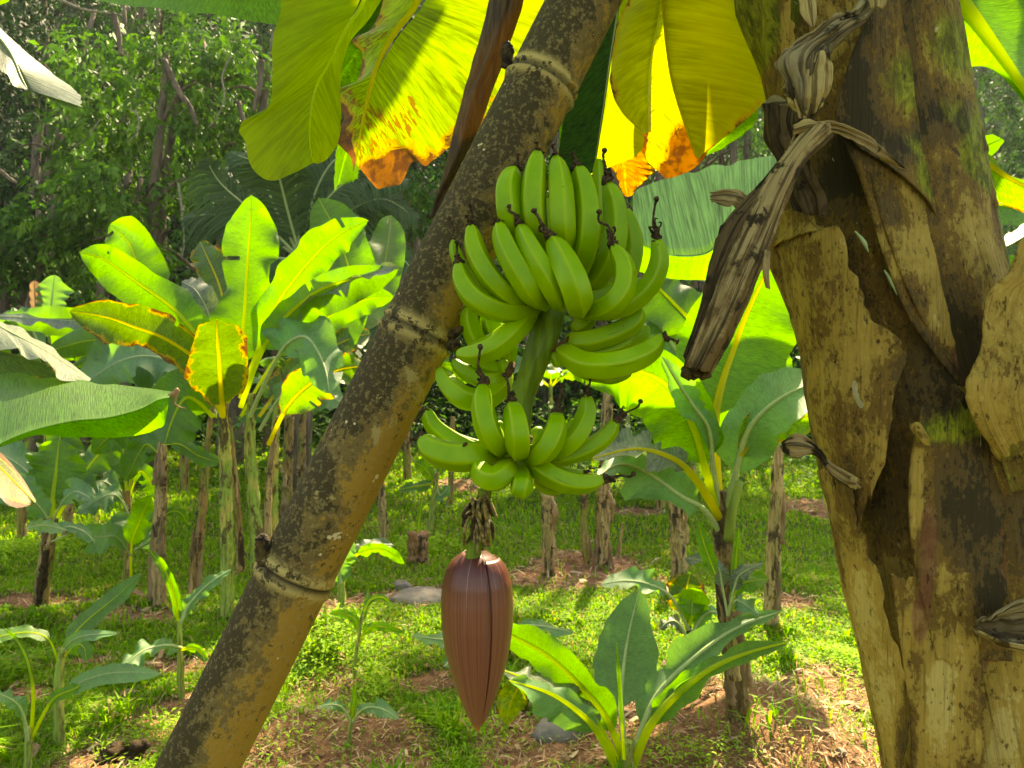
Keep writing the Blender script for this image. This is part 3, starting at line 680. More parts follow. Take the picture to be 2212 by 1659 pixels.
b2([(1690, 1515), (1520, 1550, -.01), (1340, 1530, -.02), (1180, 1450, -.02), (1070, 1350, .0), (1000, 1280, .03)], 195, .95, (1950, 1470), roll=.3)
b2([(1330, 1620), (1200, 1590), (1100, 1520)], 110, .97, roll=.2)
b2([(1520, 1455), (1400, 1450), (1260, 1420), (1150, 1360)], 75, .985, (1660, 1400), roll=.2)
b2([(760, 1260), (860, 1330), (950, 1350)], 110, .975, roll=.2)
b2([(890, 1330), (800, 1400), (700, 1420)], 120, .985, roll=.2)
for (q, w_, d_) in (([(1000, 40), (930, 180), (800, 300), (640, 380), (520, 390)], 170, 1.01), ([(560, 430), (640, 520), (760, 560), (880, 560)], 140, 1.03), ([(820, 480), (840, 560), (880, 620)], 110, 1.02),
        ([(1620, 420), (1500, 440), (1380, 400)], 150, 1.02), ([(300, 1080), (420, 1180), (600, 1240), (780, 1270)], 150, 1.02), ([(1450, 1000), (1380, 1130), (1250, 1250), (1100, 1300)], 150, 1.02), ([(1130, 1060), (1120, 1160), (1060, 1260)], 130, 1.03),
        ([(780, 1010), (800, 1120), (860, 1230)], 120, 1.03), ([(1400, 1600), (1260, 1540), (1120, 1440)], 120, 1.0), ([(1900, 500), (1750, 600), (1560, 590), (1420, 500)], 140, 1.0)):
    b2(q, w_, d_, roll=.3)
# stalk of the bunch
def z2p(x, y, d): return P(*Z2(x, y), d)
st_pts = [P(1290, -60, 1.36), P(1272, 150, 1.32), P(1240, 330, 1.25), P(1208, 520, 1.11), P(1196, 640, 1.03), z2p(1200, 200, 1.01), z2p(1105, 480, 1.0), z2p(1010, 760, 1.0), z2p(985, 1000, .995), z2p(960, 1300, .985), P(1080, 1020, .99), P(1048, 1060, .99)]
tube('stalk', st_pts, [px(a, 1) for a in (34, 34, 34, 33, 32.5, 33, 27, 20, 18, 15, 13)], M['peduncle'], bunch, n=80, m=40, noise=.05, seed=4, shape=lambda th: 1 + .035 * np.cos(6 * th) + .02 * np.cos(11 * th + 1))
for (x, y, x2, y2, r) in ((1390, 290, 1240, 405, 30), (900, 520, 860, 620, 60), (1050, 1150, 1000, 1330, 60)):
    tube('cushion', [z2p(x, y, .985), z2p((x + x2) / 2, (y + y2) / 2 + 6, .975), z2p(x2, y2, .985)], [px(r * .12, 1), px(r * .16, 1), px(r * .1, 1)], M['scar'], bunch, n=14, m=8, noise=.2, seed=3)
# withered bracts between the fruit and the bud
A = Acc(); rg = random.Random(5)
for k in range(22):
    u0 = 1030 + rg.uniform(-12, 22); v0 = 1062 + rg.uniform(0, 45); sgn = rg.uniform(-1, 1)
    ln = rg.uniform(50, 95)
    A.tube([P(u0, v0, .98 + rg.uniform(-.012, .012)), P(u0 + sgn * 16, v0 + ln * .5, .975 + rg.uniform(-.02, .02)), P(u0 + sgn * 22 + rg.uniform(-6, 6), v0 + ln, .98 + rg.uniform(-.02, .02))],
           [px(4.5, 1), px(3.4, 1), px(rg.uniform(2, 4.5), 1)], n=12, m=6, noise=.4, seed=k)
A.build('withered_flowers', M['witherpale'], bunch)
A = Acc()
for k in range(9):
    u0 = 1036 + rg.uniform(-10, 22); v0 = 1072 + rg.uniform(0, 60); sgn = -1 if k % 3 else 1
    A.tube([P(u0, v0, .985), P(u0 + sgn * 22, v0 + 22, .975), P(u0 + sgn * rg.uniform(22, 40), v0 + rg.uniform(30, 60), .975)], [px(5, 1), px(5, 1), px(3, 1)], n=12, m=7, noise=.6, seed=k + 40)
A.build('bract_remains', M['wither'], bunch)
tube('stalk_end', [P(1048, 1056, .99), P(1042, 1110, .99), P(1026, 1160, .985), P(1022, 1225, .985)], [px(15, 1), px(14, 1), px(14, 1), px(19, 1)], M['peduncle'], bunch, n=24, m=16, noise=.12, seed=9)
# the purple bud
def bud_radius(v):
    return np.interp(v, [1185, 1195, 1203, 1214, 1230, 1258, 1300, 1350, 1400, 1450, 1500, 1540, 1562, 1574], [14, 24, 38, 50, 60, 69, 73, 72, 66, 54, 38, 21, 10, 2])
def bud_shell(name, th0, th1, off, vtop, vbot=1574, thick=0, nn=64, mm=40, twist=0.0, seam=None):
    V = []; U = []
    th = np.linspace(th0, th1, mm)
    for i in range(nn):
        f = i / (nn - 1); v = vtop + (vbot - vtop) * f
        r = px(float(bud_radius(v)) + off * (1 - .8 * f), 1)
        cu = 1032 + np.interp(v, [1190, 1574], [0, 1.5])
        c = P(cu, v, 1.0)
        for j, a in enumerate(th):
            aa = a + twist * f
            if seam is not None and j >= mm - 1 - 2: pass
            rr_ = r * (1 + .012 * math.cos(3 * aa))
            V.append(c + np.array((math.sin(aa) * rr_, -math.cos(aa) * rr_, 0))); U.append((aa / (2 * np.pi), (v - 1185) / 1700.))
    return mesh(name, np.array(V), grid_faces(nn, mm), M['bud'], bunch, uv=np.array(U))
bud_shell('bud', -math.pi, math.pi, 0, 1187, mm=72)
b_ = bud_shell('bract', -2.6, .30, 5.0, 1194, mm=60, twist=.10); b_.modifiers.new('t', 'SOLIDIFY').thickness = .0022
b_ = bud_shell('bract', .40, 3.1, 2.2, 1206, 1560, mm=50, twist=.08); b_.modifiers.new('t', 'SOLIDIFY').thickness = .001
# ------------------------------------------------------------ bamboo prop
def mat_bamboo():
    b = NB('old_bamboo'); uv, x, y = b.uvxyz(); ob = b.obj()
    n1 = b.noise(b.vmul(ob, (1, 1, .75)), 11, 12, .74, .3); n2 = b.noise(ob, 42, 10, .78)
    a = b.n('Attribute', attribute_name='tone'); sp = b.n('SeparateColor'); b.t.links.new(a.outputs['Color'], sp.inputs[0])
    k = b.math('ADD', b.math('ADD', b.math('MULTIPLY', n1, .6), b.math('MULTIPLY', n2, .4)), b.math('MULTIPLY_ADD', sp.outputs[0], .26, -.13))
    c = b.mix(b.ramp(k, .45, .468), (.055, .039, .012), (.165, .108, .030))
    c = b.mix(b.ramp(k, .512, .528), c, (.34, .19, .028))
    c = b.mix(b.ramp(n2, .57, .63), c, (.05, .036, .014))
    c = b.mix(b.ramp(b.noise(ob, 7.5, 9, .7, .5), .64, .665), c, (.36, .27, .09))
    c = b.mix(b.math('MULTIPLY', b.ramp(b.noise(ob, 150, 4, .7), .52, .62), .45), c, (.33, .25, .09))
    c = b.mix(b.math('MULTIPLY', sp.outputs[1], b.ramp(b.noise(ob, 70, 4, .7), .43, .50)), c, (.50, .37, .12))
    vo = b.n('TexVoronoi'); b.set(vo.inputs['Vector'], ob); vo.inputs['Scale'].default_value = 115
    dots = b.math('LESS_THAN', b.math('ADD', vo.outputs['Distance'], b.math('MULTIPLY', b.noise(ob, 200, 2), .35)), b.math('MULTIPLY', b.ramp(b.noise(ob, 14, 3, .7), .56, .72), .72))
    c = b.mix(dots, c, (.62, .50, .25))
    c = b.mix(sp.outputs[2], c, (.02, .014, .006))
    h = b.math('ADD', b.math('MULTIPLY', n2, .7), b.math('MULTIPLY', dots, .35))
    return b.fin(b.prin(c, .72, .18, b.bump(h, .7, .006)))
M['bamboo'] = mat_bamboo()
bam = root('bamboo_prop', 'thick mottled bamboo pole leaning diagonally past the banana bunch', 'bamboo pole', (0, 0, 0))
pa, pb = P(1262, 0, 1.10), P(428, 1659, 1.0)
dirb = (pb - pa) / np.linalg.norm(pb - pa)
tg = (pb[2] + .05 - float(ground(*(pb + dirb * 1.1)[:2]))) / -dirb[2]
bot = pb + dirb * (tg + .06); topb = pa - dirb * .7
bam.location = tuple(bot)
nodes = [P(1168, 180, 1.085), P(905, 722, 1.055), P(642, 1243, 1.022)]
Ls = np.linalg.norm(bot - topb); ax = (bot - topb) / Ls
npos = sorted([float(np.dot(q - topb, ax)) for q in nodes]); stepn = npos[1] - npos[0]
npos = [npos[0] - stepn] + npos + [npos[2] + stepn * k for k in (1, 2, 3)]
nL, nA = 620, 72
tt = np.linspace(0, Ls, nL)
e1 = np.cross(ax, (0, 1, 0)); e1 /= np.linalg.norm(e1); e2 = np.cross(ax, e1)       # e1 across the picture, e2 toward / away
rad = np.interp(tt, [0, .7, .7 + np.linalg.norm(pb - pa), Ls], [px(73, 1.1) * 1, px(75, 1.1), px(84, 1.0), px(88, 1.0)])
ringm = np.zeros(nL); crack = np.zeros(nL)
for q in npos:
    dq = tt - q
    rad = rad + .0034 * np.exp(-((dq + .007) / .005) ** 2) + .0046 * np.exp(-((dq - .008) / .006) ** 2) - .0040 * np.exp(-(dq / .0026) ** 2)
    ringm = np.maximum(ringm, np.exp(-((dq + .008) / .009) ** 2) + .8 * np.exp(-((dq - .010) / .007) ** 2)); crack = np.maximum(crack, np.exp(-(dq / .0036) ** 2))
th = np.linspace(0, 2 * np.pi, nA, endpoint=False)
warp = .0035 * np.sin(th * 1 + .6)[None] * 0
cpos = topb + ax * tt[:, None]
rr2 = rad[:, None] * (1 + .012 * (fbm(tt[:, None] * 9 + th * 0, np.cos(th)[None] * 2 + 3 + tt[:, None] * 0, 4) - .5)) 
V = cpos[:, None] + e1 * (np.cos(th)[None, :, None] * rr2[..., None]) + e2 * (np.sin(th)[None, :, None] * rr2[..., None])
# light put into the colour: paler low and right, darker above and left
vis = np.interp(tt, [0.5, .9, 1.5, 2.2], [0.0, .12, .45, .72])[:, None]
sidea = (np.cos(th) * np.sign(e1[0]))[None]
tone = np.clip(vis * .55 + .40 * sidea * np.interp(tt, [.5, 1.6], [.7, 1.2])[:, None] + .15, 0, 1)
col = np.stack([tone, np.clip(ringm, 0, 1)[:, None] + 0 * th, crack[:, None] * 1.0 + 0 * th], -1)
V = np.concatenate([V.reshape(-1, 3), [cpos[0], cpos[-1]]]); colv = np.vstack([col.reshape(-1, 3), [[0, 0, 0]] * 2])
uv = np.stack([np.tile(th / 6.28, (nL, 1)), np.tile(tt[:, None], (1, nA))], -1).reshape(-1, 2); uv = np.vstack([uv, [[0, 0]] * 2])
Fc = [tuple(f) for f in grid_faces(nL, nA, True)] + [(nL * nA, (j + 1) % nA, j) for j in range(nA)]
mesh('culm', V, Fc, M['bamboo'], bam, uv=uv, col=colv)
M['knob'] = mat_simple('branch_stub', (.10, .065, .02), .8, .2, .8, 90, bump=.8, col2=(.02, .014, .008))
def knob(u, v, d, r, du, dv, seed):
    p = P(u, v, d); q = P(u + du, v + dv, d - .005)
    tube('branch_stub', [p, (p + q) / 2, q, q + (q - p) * .2], [px(r * .8, d), px(r, d), px(r * .75, d), px(r * .2, d)], M['knob'], bam, n=16, m=14, noise=.35, seed=seed)
knob(572, 1215, 1.0, 18, -4, -52, 2); knob(1096, 148, 1.08, 14, 0, -50, 3); knob(970, 748, 1.03, 15, 22, -4, 4); knob(968, 728, 1.03, 9, 28, -18, 5)

# ------------------------------------------------------------ big leaves overhead of the fruiting plant
M['deadleaf'] = mat_simple('dead_brown_leaf', (.13, .075, .012), .55, .4, .8, 26, (6, 6, .35), trans=(.35, .22, .02), f=.35, bump=.8, col2=(.03, .018, .006))
crown = root('banana_leaf_canopy', 'big yellow green banana leaves hanging backlit behind the bamboo pole', 'banana leaves', P(1420, -420, 1.9))
L_ = lambda s: s
traced(crown, [(930, -110, 1.62), (903, 0, 1.60), (853, 70, 1.58), (815, 140, 1.56), (793, 220, 1.55), (777, 300, 1.54), (768, 352, 1.53)],
       [(842, -110, 1.70), (828, -20, 1.68), (806, 60, 1.66), (762, 90, 1.64), (782, 118, 1.62), (766, 180, 1.60), (706, 196, 1.60), (742, 250, 1.58), (724, 298, 1.56), (757, 340, 1.55), (764, 372, 1.54)],
       [(1290, -110, 1.62), (1262, -20, 1.60), (1225, 70, 1.57), (1150, 160, 1.54), (1075, 240, 1.52), (1010, 305, 1.50), (965, 338, 1.49), (925, 362, 1.49), (895, 352, 1.49), (862, 402, 1.49), (826, 415, 1.50), (800, 392, 1.52)],
       'yellow', rr=8, n=90, wave=.04, seed=3, lab='sunlit yellow leaf with brown lesions and scorched tip')
traced(crown, [(812, -90, 1.50), (783, 8, 1.48), (750, 58, 1.47), (708, 140, 1.46), (686, 180, 1.45), (673, 230, 1.44), (669, 300, 1.43), (676, 352, 1.42)],
       [(612, -90, 1.42), (592, 20, 1.40), (584, 130, 1.39), (570, 235, 1.38), (520, 266, 1.37), (522, 330, 1.37), (570, 392, 1.38), (640, 372, 1.40)],
       [(868, -90, 1.62), (806, 30, 1.60), (752, 100, 1.58), (736, 180, 1.56), (738, 262, 1.54), (730, 308, 1.52), (706, 344, 1.49), (684, 354, 1.45)],
       'limeflat', rr=5, n=80, wave=.02, sag=.08, seed=4, lab='lime green leaf folded along its rib at the left')
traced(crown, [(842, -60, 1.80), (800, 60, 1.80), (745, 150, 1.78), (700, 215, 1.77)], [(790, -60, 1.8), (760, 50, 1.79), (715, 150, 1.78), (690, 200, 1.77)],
       [(870, -60, 1.82), (850, 70, 1.81), (805, 170, 1.80), (735, 220, 1.78)], 'dark', rr=0, n=30, seed=5)  # dark piece standing for a shaded leaf underside
traced(crown, [(760, 290, 1.9), (742, 350, 1.88), (730, 400, 1.86)], [(735, 290, 1.9), (722, 350, 1.88), (722, 418, 1.86)], [(800, 330, 1.88), (775, 385, 1.86), (745, 398, 1.85)], 'mid', rr=0, n=24, seed=6, ragged=.2)
# the golden leaf to the right of the pole
traced(crown, [(1428, -90, 1.50), (1436, 50, 1.47), (1451, 165, 1.44), (1478, 260, 1.42), (1505, 340, 1.40)], [(1424, -90, 1.505), (1432, 50, 1.475), (1447, 165, 1.445), (1474, 260, 1.425), (1503, 341, 1.405)],
       [(1600, -90, 1.60), (1640, 40, 1.57), (1672, 140, 1.52), (1656, 212, 1.48), (1600, 268, 1.45), (1510, 342, 1.41)], 'gold', rr=3, n=60, seed=7, sag=.1, lab='golden fan of folded leaf')
traced(crown, [(1430, -40, 1.47), (1421, 40, 1.46), (1405, 125, 1.45), (1399, 205, 1.43), (1401, 285, 1.42)],
       [(1380, -40, 1.40), (1336, 45, 1.38), (1318, 110, 1.37), (1318, 180, 1.37), (1340, 238, 1.38), (1392, 290, 1.40)],
       [(1434, -40, 1.49), (1426, 40, 1.48), (1410, 125, 1.47), (1407, 205, 1.45), (1406, 285, 1.44)], 'gold', rr=0, n=50, seed=8, sag=-.15, lab='golden fold with brown streaks')
traced(crown, [(1440, -60, 1.62), (1440, 80, 1.60), (1425, 200, 1.58), (1410, 300, 1.57), (1402, 352, 1.56)], [(1395, -60, 1.64), (1385, 80, 1.62), (1380, 200, 1.60), (1384, 290, 1.58), (1385, 325, 1.57)],
       [(1530, -60, 1.6), (1530, 100, 1.58), (1525, 220, 1.57), (1530, 318, 1.55), (1500, 362, 1.55), (1440, 388, 1.55)], 'goldsun', rr=0, n=60, seed=9, wave=.03, lab='bright sunlit part with scorched lower edge')
traced(crown, [(1345, -60, 1.52), (1330, 100, 1.51), (1310, 240, 1.50), (1288, 372, 1.48)], [(1335, -60, 1.5), (1318, 100, 1.5), (1300, 240, 1.49), (1276, 378, 1.48)],
       [(1420, -60, 1.56), (1410, 100, 1.54), (1398, 220, 1.52), (1392, 300, 1.50), (1382, 336, 1.49)], 'limeflat', rr=0, n=40, seed=10, lab='lime green underside')
traced(crown, [(1322, 330, 1.62), (1345, 355, 1.62), (1350, 400, 1.61), (1356, 425, 1.6)], [(1300, 345, 1.62), (1325, 370, 1.62), (1338, 405, 1.61), (1350, 424, 1.6)],
       [(1400, 325, 1.62), (1420, 370, 1.6), (1385, 396, 1.6), (1368, 422, 1.6)], 'drybrown', rr=0, n=30, wave=.2, seed=11, ragged=.3, lab='scorched orange brown scrap')
traced(crown, [(1600, 220, 1.66), (1570, 290, 1.65), (1515, 340, 1.64)], [(1560, 220, 1.66), (1530, 290, 1.65), (1505, 338, 1.64)], [(1640, 220, 1.66), (1630, 270, 1.65), (1560, 322, 1.64)], 'bright', rr=0, n=24, seed=12, ragged=.15)
# dark rib-edged leaf between pole and golden leaf
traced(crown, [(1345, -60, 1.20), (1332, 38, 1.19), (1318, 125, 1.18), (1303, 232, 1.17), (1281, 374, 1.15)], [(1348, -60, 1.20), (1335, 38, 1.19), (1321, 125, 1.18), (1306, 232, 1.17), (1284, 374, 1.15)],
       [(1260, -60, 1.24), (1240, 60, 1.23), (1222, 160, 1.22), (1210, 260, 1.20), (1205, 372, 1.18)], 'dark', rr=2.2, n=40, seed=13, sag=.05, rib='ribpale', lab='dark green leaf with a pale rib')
# dead stalk beside the bamboo
dead = root('dead_leaf_stalk', 'dead brown rolled leaf stalk along the left of the bamboo pole', 'dead leaf', P(1100, -60, 1.2))
def rag(parent, name, left, right, matk, n=40, m=10, bul=.3, seed=0, thick=.0015, ragged=0., curl=0.0, lab=None, ridg=.0, tone=(.55, .12, .05)):
    """a curled sheet between two traced lines of (u, v, d); bul bows it toward the viewer"""
    a = np.array([P(*q) for q in cr(left, n)]); b = np.array([P(*q) for q in cr(right, n)])
    W = np.linalg.norm(b - a, axis=1); V = []; U = []
    t = np.gradient((a + b) / 2, axis=0); nr = np.cross(b - a, t); nr /= np.linalg.norm(nr, axis=1)[:, None] + 1e-9
    sgn = np.where(nr[:, 1] > 0, -1, 1)[:, None]; nr = nr * sgn
    tt_ = np.linspace(0, 1, n)
    for j in range(m):
        s = j / (m - 1)
        k = bul * W * 4 * s * (1 - s) + ridg * (vnoise(np.full(n, s * 14.), tt_ * 2, seed) - .5) + ridg * 1.2 * (vnoise(np.full(n, s * 5.), tt_ * 6, seed + 3) - .5)
        q = a + (b - a) * s + nr * k[:, None]
        if j in (0, m - 1): q = q + (b - a) * ((.16 if j == 0 else -.16) * np.clip(vnoise(tt_ * n * .33, np.full(n, j * 1.), seed + 8) - .3, 0, 1) * min(1, ragged * 3 + .35))[:, None]
        V.append(q); U.append(np.stack([np.full(n, s * float(W.mean())), tt_ * float(np.linalg.norm(a[-1] - a[0]))], 1))
    V = np.stack(V, 1); U = np.stack(U, 1)
    if ragged:
        tl = (V[-1] - V[-2]); V[-1] += tl * (np.random.RandomState(seed).rand(m)[:, None] * ragged * 4 - ragged * 2)
        tl = (V[0] - V[1]); V[0] += tl * (np.random.RandomState(seed + 1).rand(m)[:, None] * ragged * 4 - ragged * 2)
    o = mesh(name, V.reshape(-1, 3), grid_faces(n, m), M[matk], parent, uv=U.reshape(-1, 2), col=np.tile(np.array([tone], float), (n * m, 1)))
    o.modifiers.new('t', 'SOLIDIFY').thickness = thick
    if lab: o['label'] = lab
    return o
rag(dead, 'dead_leaf', [(1072, -60, 1.17), (1045, 50, 1.17), (1002, 200, 1.17), (968, 330, 1.16), (945, 420, 1.16), (930, 470, 1.15)],
    [(1150, -60, 1.17), (1112, 60, 1.17), (1080, 150, 1.17), (1042, 260, 1.16), (985, 385, 1.16), (938, 470, 1.15)], 'deadleaf', n=70, m=22, bul=.32, ridg=.007, seed=2)
# leaf reaching in from the top left
top_l = root('overhanging_leaf', 'bright green banana leaf crossing the upper left edge', 'banana leaf', P(300, -160, 1.5))
traced(top_l, [(60, -60, 1.6), (300, -50, 1.6), (500, -35, 1.6), (640, -20, 1.6)], [(-20, -130, 1.75), (280, -160, 1.75), (500, -150, 1.75), (660, -120, 1.75)],
       [(100, -25, 1.52), (260, 10, 1.5), (420, 28, 1.5), (640, 60, 1.5)], 'bright', rr=5, n=50, seed=21)
tl2 = root('drooping_leaf', 'pale waxy banana leaf with a torn tip hanging in at the left edge', 'banana leaf', P(-60, 40, 2.0))
traced(tl2, [(-60, 20, 2.0), (-5, 78, 1.98), (25, 118, 1.96), (45, 165, 1.94), (60, 193, 1.92)], [(-60, 90, 1.9), (-20, 135, 1.9), (15, 165, 1.9), (30, 186, 1.9), (52, 192, 1.91)],
       [(-20, 40, 2.3), (47, 104, 2.25), (110, 155, 2.15), (172, 203, 2.0), (178, 231, 1.9)], 'white', rr=4, n=44, seed=22, ragged=.04)
traced(tl2, [(60, 193, 1.93), (110, 205, 1.93), (178, 231, 1.91)], [(60, 190, 1.94), (110, 202, 1.94), (176, 229, 1.92)], [(75, 196, 1.92), (125, 224, 1.9), (165, 234, 1.9)], 'olive', rr=0, n=16, seed=23)
tube('tendril', [P(a, b, 1.92) for a, b in ((60, 193), (66, 210), (70, 222), (82, 230), (92, 237))], [.0014, .0008], M['straw'], tl2, n=20, m=5)
tl3 = root('leaf_tip', 'green banana leaf tip in the top left corner', 'banana leaf', P(-60, -60, 1.8))
traced(tl3, [(-60, -30, 1.8), (-20, -20, 1.8), (22, -3, 1.8)], [(-60, -70, 1.8), (-10, -60, 1.8), (28, -8, 1.8)], [(-60, 30, 1.8), (-20, 18, 1.8), (18, 4, 1.8)], 'bright', rr=2, n=16, seed=24)
# ------------------------------------------------------------ the big pseudostem on the right
def mat_bark(name, bias=0.0, green=0.0, warm=0.0):
    b = NB(name); uv, x, y = b.uvxyz(); ob = b.obj()
    a = b.n('Attribute', attribute_name='tone'); sp = b.n('SeparateColor'); b.t.links.new(a.outputs['Color'], sp.inputs[0])
    w1 = b.vmul(ob, (1, 1, .7))
    n1 = b.noise(w1, 10, 12, .74, .5); n2 = b.noise(b.vmul(ob, (1, 1, .55)), 38, 9, .78, .4)
    fib = b.noise(b.vmul(uv, (190, 5, 1)), 1.0, 4, .65); fib2 = b.noise(b.vmul(uv, (55, 2.2, 1)), 1.0, 3, .6, .3)
    n3 = b.noise(b.vmul(ob, (1, 1, .6)), 150, 4, .7)
    k = b.math('ADD', b.math('ADD', b.math('MULTIPLY', n1, .38), b.math('ADD', b.math('MULTIPLY', n2, .34), b.math('MULTIPLY', n3, .22))), b.math('MULTIPLY_ADD', sp.outputs[0], .34, -.17 + .052 + bias))
    k = b.math('ADD', k, b.math('MULTIPLY_ADD', fib2, .11, -.055))
    c = b.mix(b.ramp(k, .41, .435), (.040, .028, .009), (.11, .066, .018))
    c = b.mix(b.ramp(k, .487, .505), c, (.24, .135, .028))
    c = b.mix(b.ramp(k, .552, .572), c, (.40, .26, .052))
    c = b.mix(b.ramp(k, .65, .70), c, (.52, .38, .11))
    gy = b.ramp(b.math('ADD', b.math('MULTIPLY', n2, .5), b.math('MULTIPLY_ADD', sp.outputs[1], 1.0, -.15 + green)), .34, .52)
    c = b.mix(b.math('MULTIPLY', gy, .85), c, b.mix(b.ramp(n2, .4, .6), (.09, .11, .010), (.30, .32, .02)))
    rd = b.ramp(b.math('ADD', b.math('MULTIPLY', n1, .5), b.math('MULTIPLY', sp.outputs[2], .8)), .52, .68)
    c = b.mix(b.math('MULTIPLY', rd, .8), c, b.mix(b.ramp(n2, .4, .62), (.20, .075, .03), (.30, .15, .06)))
    c = b.mix(b.math('MULTIPLY', b.ramp(fib, .52, .72), .55), c, (.05, .032, .012))
    pit = b.ramp(b.noise(b.vmul(ob, (1, 1, .5)), 120, 3, .6), .60, .68)
    c = b.mix(b.math('MULTIPLY', pit, .75), c, (.04, .022, .008))
    fl = b.ramp(b.noise(b.vmul(ob, (1, 1, .5)), 26, 2, .5, 1.2), .735, .75)
    c = b.mix(b.math('MULTIPLY', fl, .85), c, (.50, .44, .22))
    h = b.math('ADD', b.math('ADD', b.math('MULTIPLY', fib, .6), b.math('MULTIPLY', fib2, .8)), b.math('MULTIPLY', b.ramp(k, .46, .62), .5))
    return b.fin(b.prin(c, .68, .15, b.bump(h, .9, .008)))
M['bark'] = mat_bark('old_sheath'); M['barkpale'] = mat_bark('papery_sheath', .055); M['barkdark'] = mat_bark('dark_sheath', -.12)
def mat_dry(name, c0, c1, c2, rough=.7):
    b = NB(name); uv, x, y = b.uvxyz(); ob = b.obj()
    f1 = b.noise(b.vmul(uv, (170, 4, 1)), 1.0, 4, .65); f2 = b.noise(b.vmul(uv, (40, 2.0, 1)), 1.0, 3, .6, .4); n = b.noise(ob, 24, 5, .65)
    c = b.mix(b.ramp(b.math('ADD', b.math('MULTIPLY', f2, .6), b.math('MULTIPLY', n, .4)), .46, .53), c0, c1)
    c = b.mix(b.math('MULTIPLY', b.ramp(f1, .47, .58), .85), c, c2)
    c = b.mix(b.ramp(n, .57, .62), c, c2)
    return b.fin(b.prin(c, rough, .15, b.bump(b.math('ADD', b.math('ADD', f1, f2), n), 1.0, .008)), c1, .08)
M['dryfib'] = mat_dry('dry_petiole', (.36, .25, .10), (.16, .095, .030), (.035, .024, .010))
M['drygrey'] = mat_dry('grey_sheath', (.30, .23, .11), (.14, .10, .045), (.04, .028, .012), .7)
M['drytan'] = mat_dry('tan_sheath', (.46, .33, .12), (.27, .18, .05), (.08, .05, .015))
M['drydark'] = mat_dry('rotten_sheath', (.12, .075, .03), (.06, .035, .014), (.02, .013, .006))

TD = 1.22
LV = [-900, -300, 0, 130, 230, 330, 440, 540, 640, 760, 850, 970, 1100, 1280, 1420, 1659, 2400, 3400]
LL = [1500, 1560, 1597, 1650, 1672, 1690, 1705, 1700, 1712, 1742, 1750, 1774, 1802, 1833, 1871, 1922, 2040, 2120]
RR = [1850, 1960, 2030, 2056, 2070, 2090, 2112, 2128, 2150, 2185, 2215, 2250, 2280, 2305, 2325, 2360, 2470, 2610]
def sgeo(v):
    l = np.interp(v, LV, LL); r = np.interp(v, LV, RR)
    return (l + r) / 2, (r - l) / 2 / 1.012
def S(u, v, off=0.0):
    """point on the front of the stem seen at (u, v), lifted off metres"""
    uc, rp = sgeo(v); Rm = px(rp, TD); dep = TD - Rm
    for k in range(4):
        s = max(-1.12, min(1.12, (u - uc) / rp * dep / TD)); c = math.sqrt(max(0, 1 - min(1, s * s))); dep = TD - Rm * c
    p = P(u, v, dep); c0 = P(uc, v, TD)
    nrm = np.array((s, -c, 0)); nrm /= np.linalg.norm(nrm) + 1e-9
    return p + nrm * off
big = root('old_banana_plant', 'thick old banana stem with peeling brown sheaths filling the right side', 'banana plant', (float(P(2250, 3160, TD)[0]), float(TD), 0))
